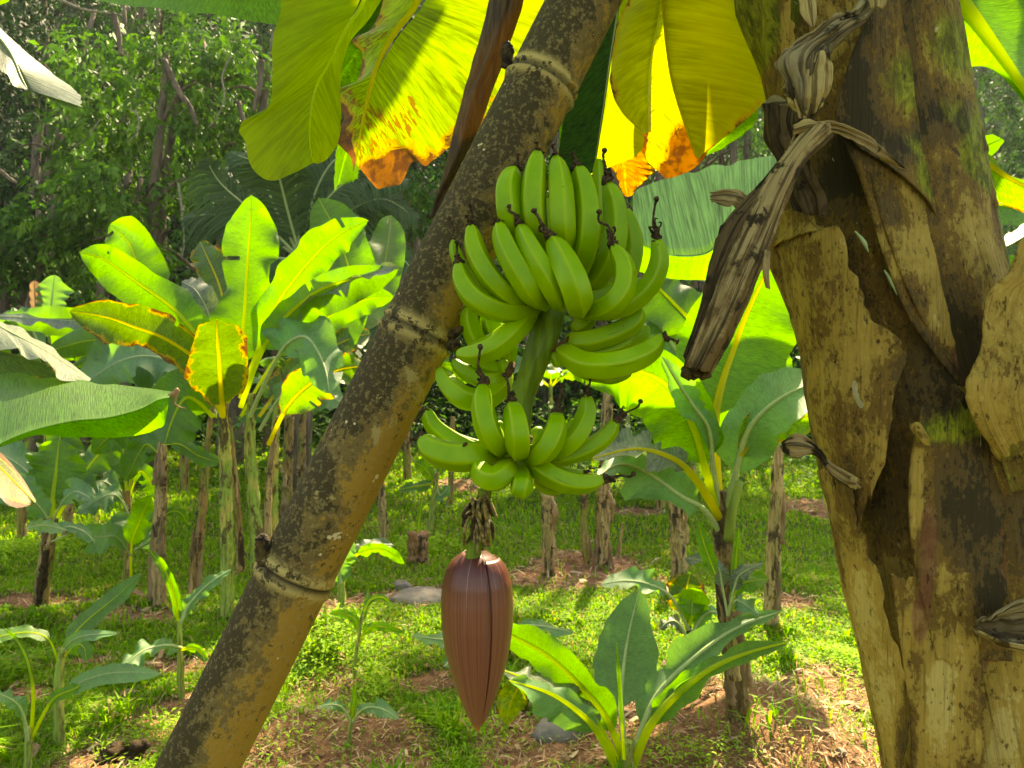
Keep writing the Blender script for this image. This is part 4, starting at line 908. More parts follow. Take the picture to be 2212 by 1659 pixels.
BL = [(1960, 160, 120, 150, -.05, .12, 0), (2048, 60, 22, 120, .2, 1.3, 0), (2072, 220, 24, 120, .2, 1.3, 0), (2096, 380, 22, 110, .2, 1.2, 0), (2116, 500, 28, 110, .2, 1.4, 0), (2140, 640, 24, 110, .2, 1.2, 0), (2028, 690, 34, 34, .5, 0, 0), (2048, 745, 24, 34, .5, 0, 0),
      # (u, v, ru, rv, pale, yellowgreen, reddish) stains, worn places; lime right edge has light through the sheath put into colour
    (1640, 40, 50, 110, .25, .9, 0), (1745, 90, 60, 130, .25, .1, .3), (1815, 60, 35, 80, -.45, 0, 0), (1985, 100, 90, 120, .0, .1, 0), (1840, 230, 40, 130, -.4, 0, 0), (1955, 190, 80, 70, .25, .35, 0),
    (1990, 60, 60, 40, .1, 0, 0), (2050, 180, 24, 200, .1, .9, 0), (1960, 320, 90, 50, -.3, .25, 0), (2040, 400, 60, 60, .0, .75, 0), (2085, 330, 25, 90, -.5, .0, 0), (1890, 330, 80, 40, -.1, .0, 0),
    (1820, 440, 90, 60, -.1, .1, .1), (1920, 480, 60, 60, -.1, 0, 0), (2010, 400, 40, 30, .1, .7, 0), (1760, 400, 40, 80, -.55, 0, 0), (1990, 560, 70, 90, .35, 0, .1), (1900, 560, 40, 90, -.05, 0, 0),
    (2115, 560, 25, 160, .05, .95, 0), (2065, 480, 30, 60, -.25, 0, 0), (1895, 660, 60, 60, -.25, 0, 0), (2040, 680, 50, 40, .45, 0, .0), (2070, 760, 30, 60, -.1, 0, .9), (1960, 760, 60, 80, -.35, 0, 0),
    (2000, 850, 90, 70, -.22, .15, 0), (1800, 880, 70, 70, -.05, .0, 0), (2085, 770, 30, 60, -.6, 0, 0), (1900, 850, 60, 60, -.1, 0, 0), (1925, 1000, 60, 80, .05, 0, .0), (2080, 920, 70, 60, -.25, .4, 0),
    (1990, 935, 40, 30, -.2, .35, 0), (1840, 1050, 40, 90, -.2, 0, 0), (2040, 1080, 40, 80, -.15, .1, 0), (1975, 1060, 22, 90, .45, 0, 0), (2110, 1120, 80, 120, -.35, .1, 0), (1900, 1150, 30, 120, -.1, 0, 0),
    (2000, 1180, 22, 120, .1, 0, .9), (2060, 1250, 50, 60, .1, 0, 0), (2130, 1290, 50, 70, -.45, 0, 0), (1870, 1350, 40, 160, .45, .0, 0), (1985, 1330, 18, 50, .2, 0, 1.0), (2040, 1420, 50, 90, .4, .1, 0),
    (1930, 1500, 30, 160, .35, 0, .1), (2120, 1480, 50, 80, -.1, .1, .3), (2030, 1560, 40, 100, .55, .1, 0), (1960, 1600, 20, 80, -.5, 0, 0), (2150, 1600, 60, 80, .1, .2, 0), (1990, 1440, 20, 60, -.1, .2, .2), (2190, 1540, 40, 120, -.2, .3, 0)]
def tone_at(u, v):
    r = np.full(np.shape(u), .5); g = np.zeros(np.shape(u)); bl = np.zeros(np.shape(u))
    for (a, b, ru, rv, p, yg, rd) in BL:
        k = np.exp(-(((u - a) / ru) ** 2 + ((v - b) / rv) ** 2))
        r = r + p * k * 1.0; g = g + yg * k; bl = bl + rd * k
    return np.stack([np.clip(r, 0, 1), np.clip(g, 0, 1), np.clip(bl, 0, 1)], -1)
# core
nv_, nt_ = 620, 150
vs = np.concatenate([np.linspace(-900, -60, 40), np.linspace(-50, 1720, nv_ - 90), np.linspace(1760, 3300, 50)])
ths = np.linspace(-math.pi, math.pi, nt_, endpoint=False)
V = []; U = []; CO = []
for i, v in enumerate(vs):
    uc, rp = sgeo(v); Rm = px(rp, TD); c0 = P(uc, v, TD)
    rl = Rm * (1 + .045 * (fbm(ths * 2.2 + 9 + v * .0012, np.full(nt_, v * .004), 12) - .5) + .03 * (fbm(ths * 9 + v * .002, np.full(nt_, v * .003), 13) - .5))
    V.append(np.stack([c0[0] + np.sin(ths) * rl, c0[1] - np.cos(ths) * rl, np.full(nt_, c0[2])], 1))
    U.append(np.stack([ths * .17, np.full(nt_, -v / 1300.)], 1))
    CO.append(tone_at(uc + rp * np.sin(ths), np.full(nt_, float(v))))
V = np.concatenate(V); V[:, 2] = np.maximum(V[:, 2], -.05)
mesh('pseudostem', V, grid_faces(len(vs), nt_, True), M['bark'], big, uv=np.concatenate(U), col=np.concatenate(CO))
def shell(left, right, offl, offr, matk='bark', n=70, m=26, name='sheath', seed=0, bulge=.004, thick=.0022, lab=None, dt=0.0, ragb=0):
    """a sheath layer on the stem between two traced margins; offl / offr lift the margins"""
    a = cr(left, n); b = cr(right, n); V = []; U = []; CO = []
    rs = np.random.RandomState(seed)
    ol = crt(offl, np.linspace(0, 1, n)) if hasattr(offl, '__len__') else np.full(n, offl)
    orr = crt(offr, np.linspace(0, 1, n)) if hasattr(offr, '__len__') else np.full(n, offr)
    edg = (vnoise(np.arange(n) * .35, np.zeros(n), seed) - .5) * 14
    j_t = (vnoise(np.arange(m) * .6, np.zeros(m), seed + 5) - .5) * 60 + (vnoise(np.arange(m) * 1.7, np.zeros(m), seed + 6) - .5) * 24
    for i in range(n):
        for j in range(m):
            s = j / (m - 1); u = a[i][0] * (1 - s) + (b[i][0] + edg[i] * s) * s; v = a[i][1] * (1 - s) + b[i][1] * s
            v += j_t[j] * (max(0, 1 - i / 8) ** 2 + max(0, 1 - (n - 1 - i) / 8) ** 2) * math.sin(math.pi * min(s * 1.2, 1)) 
            of = ol[i] * (1 - s) ** 2 + orr[i] * s ** 2 + bulge + .007 * (float(fbm(u * .02, v * .006, seed, 3)) - .5)
            V.append(S(u, v, of)); U.append((u / 1300. * 1.05, -v / 1300.)); CO.append((u, v))
    V = np.array(V); CO = np.array(CO); t = tone_at(CO[:, 0], CO[:, 1]); t[:, 0] = np.clip(t[:, 0] + dt, 0, 1)
    o = mesh(name, np.array(V), grid_faces(n, m), M[matk], big, uv=np.array(U), col=t)
    sm = o.modifiers.new('t', 'SOLIDIFY'); sm.thickness = thick
    if lab: o['label'] = lab
    return o
# layers, from the inside out
shell([(1597, -80), (1612, 0), (1650, 120), (1672, 230)], [(1700, -80), (1712, 20), (1722, 130), (1700, 232)], .0, .006, 'bark', seed=1, name='sheath')
shell([(1885, -60), (1868, 30), (1835, 110), (1812, 200), (1802, 268), (1842, 326), (1900, 366), (1960, 420), (2005, 476), (2060, 545), (2108, 610)], [(2040, -60), (2052, 20), (2062, 90), (2072, 160), (2082, 230), (2090, 300), (2100, 370), (2112, 430), (2120, 490), (2127, 550), (2134, 612)], [.008, .012, .020, .024, .020, .016, .014, .008, .004], .004, 'bark', n=110, m=44, seed=2, dt=-.06, lab='dark mottled upper sheath with a yellow green right edge')
shell([(1818, 300), (1860, 420), (1900, 560), (1960, 700), (2060, 830)], [(2095, 290), (2115, 420), (2135, 560), (2160, 690), (2190, 800)], [.006, .012, .008, .004], .008, 'bark', seed=3, dt=.05)
shell([(1650, 520), (1700, 650), (1744, 770), (1758, 900), (1790, 1030), (1830, 1200)], [(1810, 495), (1842, 600), (1880, 690), (1945, 760), (1925, 860), (1905, 1000)], [.004, .002, 0, 0], [.022, .016, .012, .010, .004], 'barkpale', seed=5, dt=.03, lab='pale papery sheath with a raised margin')
shell([(1650, 522), (1680, 480), (1712, 458), (1740, 449)], [(1660, 560), (1720, 520), (1780, 505), (1835, 560)], [.010, .012, .010], .014, 'barkpale', seed=6, n=30, m=16, dt=.15)
shell([(1870, 380), (1905, 520), (1975, 690), (2075, 830)], [(2062, 420), (2105, 520), (2128, 640), (2120, 760)], [.010, .012, .008, .003], .006, 'bark', seed=7, dt=-.02)
shell([(1778, 1015), (1815, 1150), (1845, 1300), (1885, 1450), (1925, 1659), (1945, 1800)], [(1852, 1040), (1866, 1130), (1900, 1240), (1935, 1380), (1962, 1500), (1958, 1800)], [.004, .004, .004], [.020, .014, .010, .008, .008], 'barkpale', seed=8, dt=-.02, lab='yellowish lower sheath on the left')
shell([(1925, 1235), (1950, 1400), (1970, 1560), (1975, 1800)], [(2080, 1230), (2100, 1400), (2110, 1560), (2130, 1800)], [.006, .006], [.012, .010], 'barkpale', seed=9, dt=-.08)
shell([(1980, 880), (1960, 1000), (1962, 1150), (1990, 1300), (2020, 1420)], [(2140, 860), (2150, 1000), (2140, 1150), (2150, 1300), (2160, 1420)], [.008, .008, .006], [.010, .010], 'bark', seed=10, dt=-.03)
# sheath that stands off the stem at the right margin
rag(big, 'sheath', [(2240, 480, .98), (2205, 520, .98), (2172, 590, .985), (2132, 622, .99), (2118, 680, .99), (2116, 760, .985), (2080, 830, .985), (2100, 905, 1.0), (2150, 990, 1.03)],
    [(2420, 480, 1.03), (2420, 560, 1.03), (2420, 620, 1.03), (2420, 680, 1.03), (2420, 740, 1.03), (2420, 800, 1.03), (2420, 860, 1.04), (2420, 920, 1.05), (2420, 990, 1.08)], 'barkpale', n=90, m=44, bul=.10, seed=31, thick=.003, ridg=.006, tone=(.62, .16, 0), lab='tan sheath peeling away at the right edge')
rag(big, 'sheath', [(2070, 835, 1.03), (2110, 880, 1.02), (2150, 960, 1.02), (2180, 1060, 1.02)], [(2130, 810, 1.0), (2230, 850, 1.0), (2260, 940, 1.0), (2300, 1060, 1.0)], 'bark', n=40, m=20, bul=.05, seed=32, ridg=.008, tone=(.5, .3, 0))
rag(big, 'dry_flap', [(2110, 1352, 1.0), (2160, 1318, .98), (2260, 1280, .97)], [(2106, 1362, 1.02), (2180, 1392, 1.0), (2280, 1400, .99)], 'drygrey', n=30, m=14, bul=-.2, seed=33, ridg=.010, ragged=.6)
rag(big, 'dry_flap', [(2112, 1362, 1.0), (2180, 1388, .985), (2280, 1402, .98)], [(2115, 1372, 1.01), (2180, 1404, 1.0), (2280, 1424, 1.0)], 'drytan', n=24, m=8, bul=.1, seed=34)
# grey rag hanging near the top
rag(big, 'dry_flap', [(1868, -30, 1.03), (1842, 22, 1.0), (1792, 38, .985), (1745, 78, .985), (1702, 112, .985), (1674, 132, .98), (1688, 170, .98), (1706, 215, .98), (1738, 256, .98)],
    [(1892, -20, 1.05), (1872, 42, 1.02), (1832, 76, .99), (1800, 104, .98), (1792, 116, .97), (1790, 150, .965), (1786, 190, .965), (1776, 226, .965), (1752, 262, .975)], 'drygrey', n=90, m=30, bul=.18, seed=35, ridg=.016, ragged=.5, lab='crumpled grey sheath flap')
rag(big, 'dry_flap', [(1752, 118, .97), (1738, 160, .968), (1730, 210, .968), (1742, 256, .972)], [(1788, 118, .975), (1792, 150, .975), (1790, 195, .975), (1772, 228, .975)], 'drytan', n=30, m=14, bul=.35, seed=36, ridg=.008, ragged=.4)
rag(big, 'dry_flap', [(1690, 190, .985), (1705, 225, .98), (1728, 250, .98)], [(1722, 190, .98), (1740, 225, .975), (1746, 262, .975)], 'drytan', n=24, m=12, bul=.25, seed=37, ridg=.006, ragged=.5)
rag(big, 'dry_flap', [(1722, -20, 1.0), (1730, 30, .995), (1752, 58, .99)], [(1760, -20, 1.0), (1765, 25, .995), (1758, 60, .99)], 'drytan', n=20, m=8, bul=.2, seed=38, ragged=.5)
rag(big, 'dry_flap', [(1865, -20, 1.0), (1880, 18, .995)], [(1925, -20, 1.0), (1905, 22, .995)], 'drytan', n=12, m=8, bul=.2, seed=39, ragged=.3)
# dark rotten sheath at the upper left and the stub behind it
rag(big, 'sheath', [(1650, 225, 1.10), (1655, 300, 1.09), (1690, 380, 1.08), (1715, 440, 1.06)], [(1730, 232, 1.02), (1735, 300, 1.01), (1760, 380, 1.0), (1790, 470, 1.0)], 'drydark', n=40, m=18, bul=.15, seed=40, ridg=.01, ragged=.3, lab='dark rotten sheath')
rag(big, 'dry_flap', [(1650, 222, 1.09), (1672, 205, 1.06), (1700, 214, 1.04)], [(1652, 236, 1.09), (1680, 242, 1.06), (1706, 232, 1.03)], 'drygrey', n=16, m=8, bul=.1, seed=41, ragged=.6)
# folded-over crest above the hanging stalk
rag(big, 'sheath', [(1694, 330, .985), (1722, 278, .98), (1790, 262, .975), (1860, 288, .985), (1915, 326, 1.0), (1950, 362, 1.03)], [(1712, 345, .99), (1745, 300, .985), (1795, 288, .98), (1850, 312, .985), (1906, 345, 1.0), (1948, 366, 1.03)], 'dryfib', n=60, m=12, bul=.25, seed=42, ridg=.007, ragged=.3)
rag(big, 'dry_flap', [(1715, 268, .97), (1740, 255, .965), (1762, 262, .965)], [(1712, 292, .97), (1745, 285, .968), (1775, 272, .968)], 'drytan', n=16, m=8, bul=.2, seed=43, ragged=.5)
# the broken petiole hanging over the leaf behind: a gutter of three long sheets
rag(big, 'dead_petiole', [(1735, 285, .975), (1700, 330, .96), (1655, 390, .95), (1607, 480, .94), (1562, 580, .935), (1520, 690, .93), (1476, 792, .93)],
    [(1800, 290, .975), (1738, 350, .955), (1700, 430, .945), (1662, 530, .94), (1622, 630, .935), (1582, 720, .93), (1535, 806, .93)], 'dryfib', n=90, m=26, bul=.34, seed=44, ridg=.006, thick=.003, ragged=.2, lab='broken dry leaf stalk hanging to the left')
rag(big, 'dead_petiole', [(1690, 345, .97), (1640, 400, .96), (1572, 470, .955), (1550, 510, .955), (1532, 580, .955), (1512, 660, .95), (1480, 770, .945)],
    [(1700, 360, .955), (1655, 430, .945), (1610, 500, .94), (1580, 570, .94), (1550, 640, .94), (1525, 710, .935), (1488, 790, .935)], 'drydark', n=80, m=12, bul=.2, seed=45, ridg=.006, ragged=.2)
A = Acc()
for k in range(9):
    rgk = random.Random(k); c = P(1482 + k * 6.2, 795 + 5 * math.sin(k * 2), .935)
    A.tube([c, c + np.array((rgk.uniform(-.004, .004), .004, -.006)), c + np.array((rgk.uniform(-.006, .004), .006, -.012))], [.007, .006, .002], n=7, m=7, noise=.5, seed=k)
A.build('broken_end', M['knob'], big)
rag(big, 'dry_flap', [(1538, 412, 1.0), (1580, 405, .99), (1612, 420, .985)], [(1534, 436, 1.0), (1572, 448, .99), (1606, 452, .985)], 'dryfib', n=24, m=12, bul=.1, seed=46, ridg=.006, ragged=.8)
rag(big, 'dry_flap', [(1652, 540, .92), (1648, 580, .915), (1655, 620, .92)], [(1662, 545, .92), (1660, 590, .915), (1662, 625, .92)], 'dryfib', n=16, m=5, bul=.2, seed=47)
# tab sticking out at the left, lower down
rag(big, 'dry_flap', [(1692, 950, 1.0), (1725, 936, .99), (1762, 962, .985), (1800, 1000, .99), (1856, 1032, 1.02)], [(1690, 975, 1.0), (1718, 990, .99), (1760, 985, .985), (1795, 1030, .99), (1845, 1062, 1.02)], 'dryfib', n=40, m=12, bul=.2, seed=48, ridg=.006, ragged=.3, lab='bent brown tab sticking out')
rag(big, 'dry_flap', [(1838, 1028, 1.0), (1852, 1030, .99)], [(1836, 1055, 1.0), (1850, 1058, .99)], 'drytan', n=10, m=8, bul=.2, seed=49, ragged=.6)
rag(big, 'dry_flap', [(1966, 915, 1.02), (1985, 912, 1.01), (2002, 935, 1.01), (2010, 962, 1.02)], [(1968, 930, 1.02), (1985, 950, 1.01), (1998, 962, 1.01), (2010, 964, 1.02)], 'barkpale', n=20, m=8, bul=.2, seed=50)
for k, (a, b_) in enumerate((((1845, 502), (1872, 548)), ((1905, 585), (1930, 640)), ((1990, 300), (2012, 330)), ((2018, 330), (2022, 395)), ((1852, 1165), (1862, 1205)))):
    p, q = S(*a, .008), S(*b_, .010)
    tube('dry_flap', [p, (p + q) / 2 + np.array((.002, -.001, 0)), q], [.0012, .0036, .0008], M['ribpale'], big, n=14, m=7, noise=.3, seed=k)
rag(big, 'dry_flap', [(2095, 240, 1.16), (2118, 300, 1.15), (2120, 345, 1.14), (2100, 370, 1.14)], [(2075, 230, 1.12), (2088, 300, 1.10), (2090, 350, 1.10), (2090, 372, 1.12)], 'bark', n=30, m=14, bul=.15, seed=52, ridg=.012, ragged=.7, tone=(.3, .3, 0), lab='dark curled flap at the right side')
rag(big, 'dry_flap', [(2100, 370, 1.15), (2125, 420, 1.15), (2118, 500, 1.15)], [(2090, 372, 1.12), (2104, 430, 1.10), (2110, 500, 1.12)], 'bark', n=24, m=10, bul=.3, seed=53, ridg=.008)

# leaves to the right of the stem
rl = root('bright_banana_leaf', 'bright lime banana leaf with a thick yellow rib at the upper right corner', 'banana leaf', P(2230, -60, 1.5))
traced(rl, [(1985, -130, 1.45), (2060, -20, 1.45), (2130, 75, 1.45), (2212, 190, 1.45), (2290, 300, 1.45)], [(2140, -150, 1.6), (2200, -60, 1.6), (2260, 20, 1.6), (2330, 120, 1.6), (2360, 220, 1.6)],
       [(1975, 0, 1.5), (1990, 100, 1.5), (2050, 160, 1.5), (2130, 136, 1.5), (2230, 240, 1.48)], 'bright', rr=19, n=50, seed=61, sag=.1)
rl2 = root('yellow_banana_leaf', 'yellow green banana leaf with a red scorched margin beside the old stem', 'banana leaf', P(2260, 420, 1.7))
traced(rl2, [(2080, 300, 1.6), (2130, 350, 1.6), (2200, 395, 1.6), (2300, 440, 1.6)], [(2100, 330, 1.6), (2140, 335, 1.6), (2185, 380, 1.6), (2300, 400, 1.6)], [(2090, 380, 1.62), (2130, 425, 1.62), (2200, 455, 1.62), (2300, 500, 1.62)], 'burnt', rr=8, n=30, seed=62)
traced(rl2, [(2100, 330, 2.2), (2130, 315, 2.2), (2165, 300, 2.2)], [(2098, 320, 2.2), (2118, 295, 2.2), (2145, 290, 2.2)], [(2120, 342, 2.2), (2145, 335, 2.2), (2170, 305, 2.2)], 'mid', rr=2, n=20, seed=63)
rl3 = root('banana_leaf_behind_stem', 'green banana leaf lit white on top behind the right side of the stem', 'banana leaf', P(2300, 460, 2.0))
traced(rl3, [(2090, 425, 2.0), (2150, 440, 2.0), (2240, 460, 2.0)], [(2090, 405, 2.2), (2150, 418, 2.2), (2240, 435, 2.2)], [(2100, 480, 1.95), (2160, 486, 1.95), (2240, 490, 1.95)], 'bright', rr=4, n=26, seed=64)
traced(rl3, [(2120, 500, 1.9), (2150, 560, 1.9), (2150, 640, 1.9)], [(2110, 510, 1.9), (2130, 580, 1.9), (2125, 650, 1.9)], [(2200, 520, 1.9), (2190, 590, 1.9), (2165, 650, 1.9)], 'bright', rr=3, n=26, seed=65)
traced(rl3, [(2140, 545, 1.7), (2180, 530, 1.7), (2230, 500, 1.7)], [(2135, 530, 1.85), (2175, 505, 1.85), (2230, 470, 1.85)], [(2150, 555, 1.68), (2190, 552, 1.68), (2230, 535, 1.68)], 'white', rr=2, n=26, seed=66, ragged=.3)
# the crown above the picture: shade for the fruit, the pole and the stem
def crown_leaf(par, p0, az, L, W, up, droop, style, seed, fo=.2):
    t = np.linspace(0, 1, 40); dv = np.array((math.sin(R(az)), math.cos(R(az)), 0)); side = np.array((dv[1], -dv[0], 0))
    mid = np.array(p0) + dv * (L * t)[:, None] + np.array((0, 0, 1)) * (L * (up * t - droop * t ** 2))[:, None]
    tb = np.linspace(0, 1, 34); w_ = prof(tb) * W; dn = np.array((0, 0, -1.))
    lf = blade('leaf', mid[6:], mid[6:] - side * w_[:, None] + dn * (w_ * fo)[:, None], mid[6:] + side * w_[:, None] + dn * (w_ * fo)[:, None], M[style], par, wave=.3, sag=.1, seed=seed, slits=5, nv=7)
    tube('midrib', list(mid[::6]) + [mid[-1]], [.022, .016, .004], M['rib'], lf, n=20, m=7, caps=False)
top = P(1780, -1150, 1.25)
for k, (az, L, W, up, dr) in enumerate(((-62, 2.0, .34, .7, .55), (-30, 2.2, .34, .8, .5), (22, 1.9, .33, .7, .5), (48, 2.1, .32, .7, .6), (75, 1.9, .33, .5, .7), (130, 1.9, .3, .6, .6), (-120, 1.9, .3, .6, .6))):
    crown_leaf(big, top + np.array((0, 0, -.15)), az, L, W, up, dr, 'mid', 900 + k)

crown_leaf(big, (1.02, 1.64, 2.82), -82, .80, .26, .0, .12, 'mid', 920, 0.)  # extra leaf out of view, added to shade the golden leaf
# ------------------------------------------------------------ banana plants of the garden, traced
def plant(name, label, base, group=None, cat='banana plant'):
    """base (u, v) on the ground; returns its Empty and distance"""
    p, d = G(*base)
    r = root(name, label, cat, p, group); return r, d
# --- foreground sucker in the lower middle
fp, fd = plant('young_banana_plant', 'young banana plant with broad upright leaf and spreading leaves in the lower middle', (1352, 1690)); fd = 2.95
stalk(fp, [(1352, 1760), (1352, 1700), (1352, 1640), (1352, 1600)], [26, 25, 22, 14], fd, 'stemgreen', seed=1, sink=.1)
K = dict(d=fd)
leaf(fp, [(1351, 1640), (1342, 1540), (1341, 1500), (1347, 1440), (1358, 1369), (1381, 1274)], 66, 'blue', fd, md=.35, tp=.9, b0=.24, tip=.42, base=.35, rr=8, rib='ribpale', wave=.12, sag=.1, lab='broad upright leaf with small dark streaks')
leaf(fp, [(1351, 1650), (1313, 1556), (1266, 1494), (1188, 1419), (1105, 1372), (1040, 1345)], 40, 'mid', fd, md=-.2, tp=-.3, b0=.16, rr=9, rib='rib', tip=.5)
leaf(fp, [(1340, 1655), (1281, 1551), (1226, 1509), (1163, 1476), (1085, 1447)], 30, 'white', fd, md=-.4, tp=2.0, b0=.2, rr=8, rib='rib', wl=.75, wr=1.3)
leaf(fp, [(1335, 1665), (1296, 1589), (1256, 1544), (1188, 1498), (1100, 1470)], 32, 'blue', fd, md=-.5, tp=1.8, b0=.3, rr=9, rib='rib', wl=1.2, wr=.8)
leaf(fp, [(1360, 1655), (1393, 1560), (1431, 1488), (1506, 1416), (1593, 1356), (1690, 1320)], 38, 'blue', fd, md=.1, tp=1.6, b0=.18, rr=9, tip=.75, sag=.5)
leaf(fp, [(1368, 1655), (1401, 1574), (1456, 1506), (1531, 1448), (1610, 1412), (1705, 1386)], 26, 'mid', fd, md=-.1, tp=1.2, b0=.22, rr=10, tip=.75, sag=.5, rib='rib')
leaf(fp, [(1130, 1470), (1112, 1500), (1100, 1530), (1095, 1566)], 30, 'yellow', fd - .3, tp=.2, tip=.5, rr=3, lab='spotted yellow leaf tip')
leaf(fp, [(1348, 1640), (1343, 1560), (1338, 1480), (1332, 1388)], 4, 'bright', fd - .1, b0=.3, rr=4)
# --- tall plant right of the middle
tp_, td = plant('tall_banana_plant', 'banana plant with large glowing leaves on a dark trunk left of the old stem', (1590, 1545)); 
stalk(tp_, [(1592, 1550), (1588, 1440), (1578, 1330), (1568, 1200), (1562, 1120), (1556, 1060)], [29, 25, 25, 26, 21, 12], td, 'stemdark', seed=3, sink=.1, n=40, m=18)
T = td
leaf(tp_, [(1556, 1130), (1546, 1000), (1545, 900), (1560, 826), (1580, 768), (1612, 680), (1655, 590), (1690, 530)], 118, 'bright', T, md=.3, tp=-.1, b0=.30, tip=.4, base=.3, rr=12, rib='ribgold', wave=.15)
leaf(tp_, [(1560, 1130), (1525, 1020), (1500, 930), (1450, 840), (1380, 800), (1310, 800), (1265, 830)], 78, 'bright', T, md=-.2, tp=-.2, b0=.2, wl=1.1, wr=.8, rr=10, sag=.25)
leaf(tp_, [(1556, 1120), (1540, 1000), (1530, 925), (1500, 880), (1460, 820), (1430, 770)], 24, 'blue', T, md=-.3, tp=1.2, b0=.25, rr=6, sag=.4)
leaf(tp_, [(1565, 1120), (1590, 1020), (1612, 940), (1650, 890), (1705, 850), (1790, 815)], 62, 'blue', T, md=-.3, tp=1.6, b0=.2, rr=9, wave=.15)
leaf(tp_, [(1600, 985), (1650, 925), (1700, 905), (1780, 900)], 48, 'burnt', T - .1, tp=-.3, rr=6, base=.25, wave=.2)
leaf(tp_, [(1560, 1130), (1520, 1060), (1480, 1010), (1435, 983), (1370, 970), (1280, 990)], 26, 'white', T, md=-.5, tp=2.2, b0=.38, rr=10, rib='ribgold')
leaf(tp_, [(1562, 1160), (1520, 1100), (1470, 1072), (1400, 1022), (1340, 1003), (1290, 1030)], 42, 'blue', T, md=-.4, tp=1.7, b0=.22, rr=7)
tube('petiole', [P(1575, 1165, T - .05), P(1580, 1110, T - .1), P(1598, 1040, T - .12)], [px(12, T), px(10, T), px(8, T)], M['petiole'], tp_, n=14, m=10)
leaf(tp_, [(1545, 1240), (1530, 1200), (1518, 1165), (1508, 1125)], 16, 'bright', T - .2, tip=.6, rr=2)
leaf(tp_, [(1585, 1320), (1588, 1240), (1592, 1180), (1596, 1140)], 9, 'bright', T - .1, tip=.5, rr=3)
for k, (a, b, c, e) in enumerate(((1600, 1240, 1650, 1215), (1605, 1260, 1660, 1250), (1545, 1220, 1480, 1205), (1600, 1300, 1640, 1330))):
    leaf(tp_, [(1572, 1330), ((1572 + a) / 2, (1330 + b) / 2 - 15), (a, b), (c, e)], 16, ('white', 'bright', 'white', 'blue')[k], T - .15, tp=1.4, b0=.3, rr=3)
# second plant behind it: big pale leaf crossing behind the fruit
bp, bd = plant('banana_plant_behind', 'banana plant whose wide waxy blue green leaf spans behind the fruit', (1700, 1290)); bd = 4.6
stalk(bp, [(1665, 1320), (1672, 1180), (1678, 1060), (1684, 960), (1692, 860)], [17, 16, 15, 10, 5], bd + .3, 'stemdry', seed=7, sink=.1)
traced(bp, [(1800, 420, 4.4), (1700, 452, 4.3), (1620, 478, 4.25), (1560, 512, 4.2), (1522, 546, 4.15), (1446, 548, 4.1), (1370, 520, 4.1)],
       [(1800, 300, 4.5), (1700, 325, 4.4), (1630, 342, 4.35), (1560, 352, 4.3), (1490, 370, 4.25), (1425, 390, 4.2), (1366, 412, 4.15)],
       [(1800, 432, 4.35), (1700, 462, 4.25), (1620, 490, 4.2), (1562, 520, 4.15), (1522, 550, 4.1), (1448, 552, 4.1), (1372, 524, 4.1)], 'bluebehind', rr=0, n=60, seed=71, lab='wide waxy blue green leaf surface')
traced(bp, [(1800, 432, 4.5), (1700, 462, 4.4), (1620, 490, 4.3), (1562, 520, 4.2), (1522, 548, 4.2), (1448, 550, 4.2), (1372, 522, 4.2)],
       [(1800, 430, 4.5), (1700, 458, 4.4), (1620, 486, 4.3), (1562, 516, 4.2), (1522, 544, 4.2), (1448, 546, 4.2), (1372, 518, 4.2)],
       [(1800, 600, 4.6), (1700, 602, 4.5), (1620, 605, 4.4), (1562, 607, 4.4), (1522, 605, 4.4), (1448, 602, 4.3), (1372, 585, 4.3)], 'bright', rr=0, n=60, seed=72)
leaf(bp, [(1684, 960), (1640, 860), (1560, 760), (1480, 680), (1420, 620), (1390, 600)], 60, 'mid', bd, tp=.6, b0=.3, rr=8)
leaf(bp, [(1684, 960), (1560, 850), (1470, 770), (1420, 700), (1380, 690), (1320, 720)], 56, 'blue', bd, tp=1.5, b0=.3, rr=8)
leaf(bp, [(1684, 960), (1655, 850), (1645, 760), (1640, 680), (1700, 590)], 70, 'mid', bd + .3, tp=.3, b0=.3, rr=8)
leaf(bp, [(1684, 960), (1560, 870), (1440, 800), (1330, 770), (1250, 800)], 44, 'white', bd + .2, tp=1.9, b0=.3, rr=8)
leaf(bp, [(1660, 980), (1580, 940), (1480, 900), (1400, 860), (1340, 880)], 50, 'bright', bd + .4, tp=-.1, b0=.2, rr=8)
# --- the clump on the left
cl, cd = plant('banana_clump', 'tall clump of banana stems with bright upright leaves left of the bamboo', (490, 1335)); D = cd
for k, (pts, rd, dd, mt) in enumerate((([(492, 1335), (490, 1200), (488, 1050), (484, 940), (478, 860)], [15, 14, 14, 13, 8], 0, 'stemgreen'), ([(560, 1300), (556, 1180), (548, 1080), (540, 950), (545, 850)], [19, 17, 14, 12, 8], .1, 'stemgreen'),
        ([(590, 1210), (588, 1100), (592, 980), (600, 880), (610, 800)], [13, 13, 12, 8, 3], .35, 'stemgreen'), ([(418, 1290), (428, 1180), (440, 1060), (452, 930), (464, 850)], [15, 13, 11, 7, 3], .5, 'stem'), ([(520, 1210), (512, 1080), (500, 950), (490, 870)], [9, 8, 6, 3], .3, 'stem'), ([(570, 1290), (578, 1180), (580, 1060), (590, 960), (600, 900)], [12, 11, 8, 6, 4], .15, 'stemdry'))):
    stalk(cl, pts, rd, D + dd, mt, seed=k + 20, sink=.08, n=36, m=12, noise=.14)
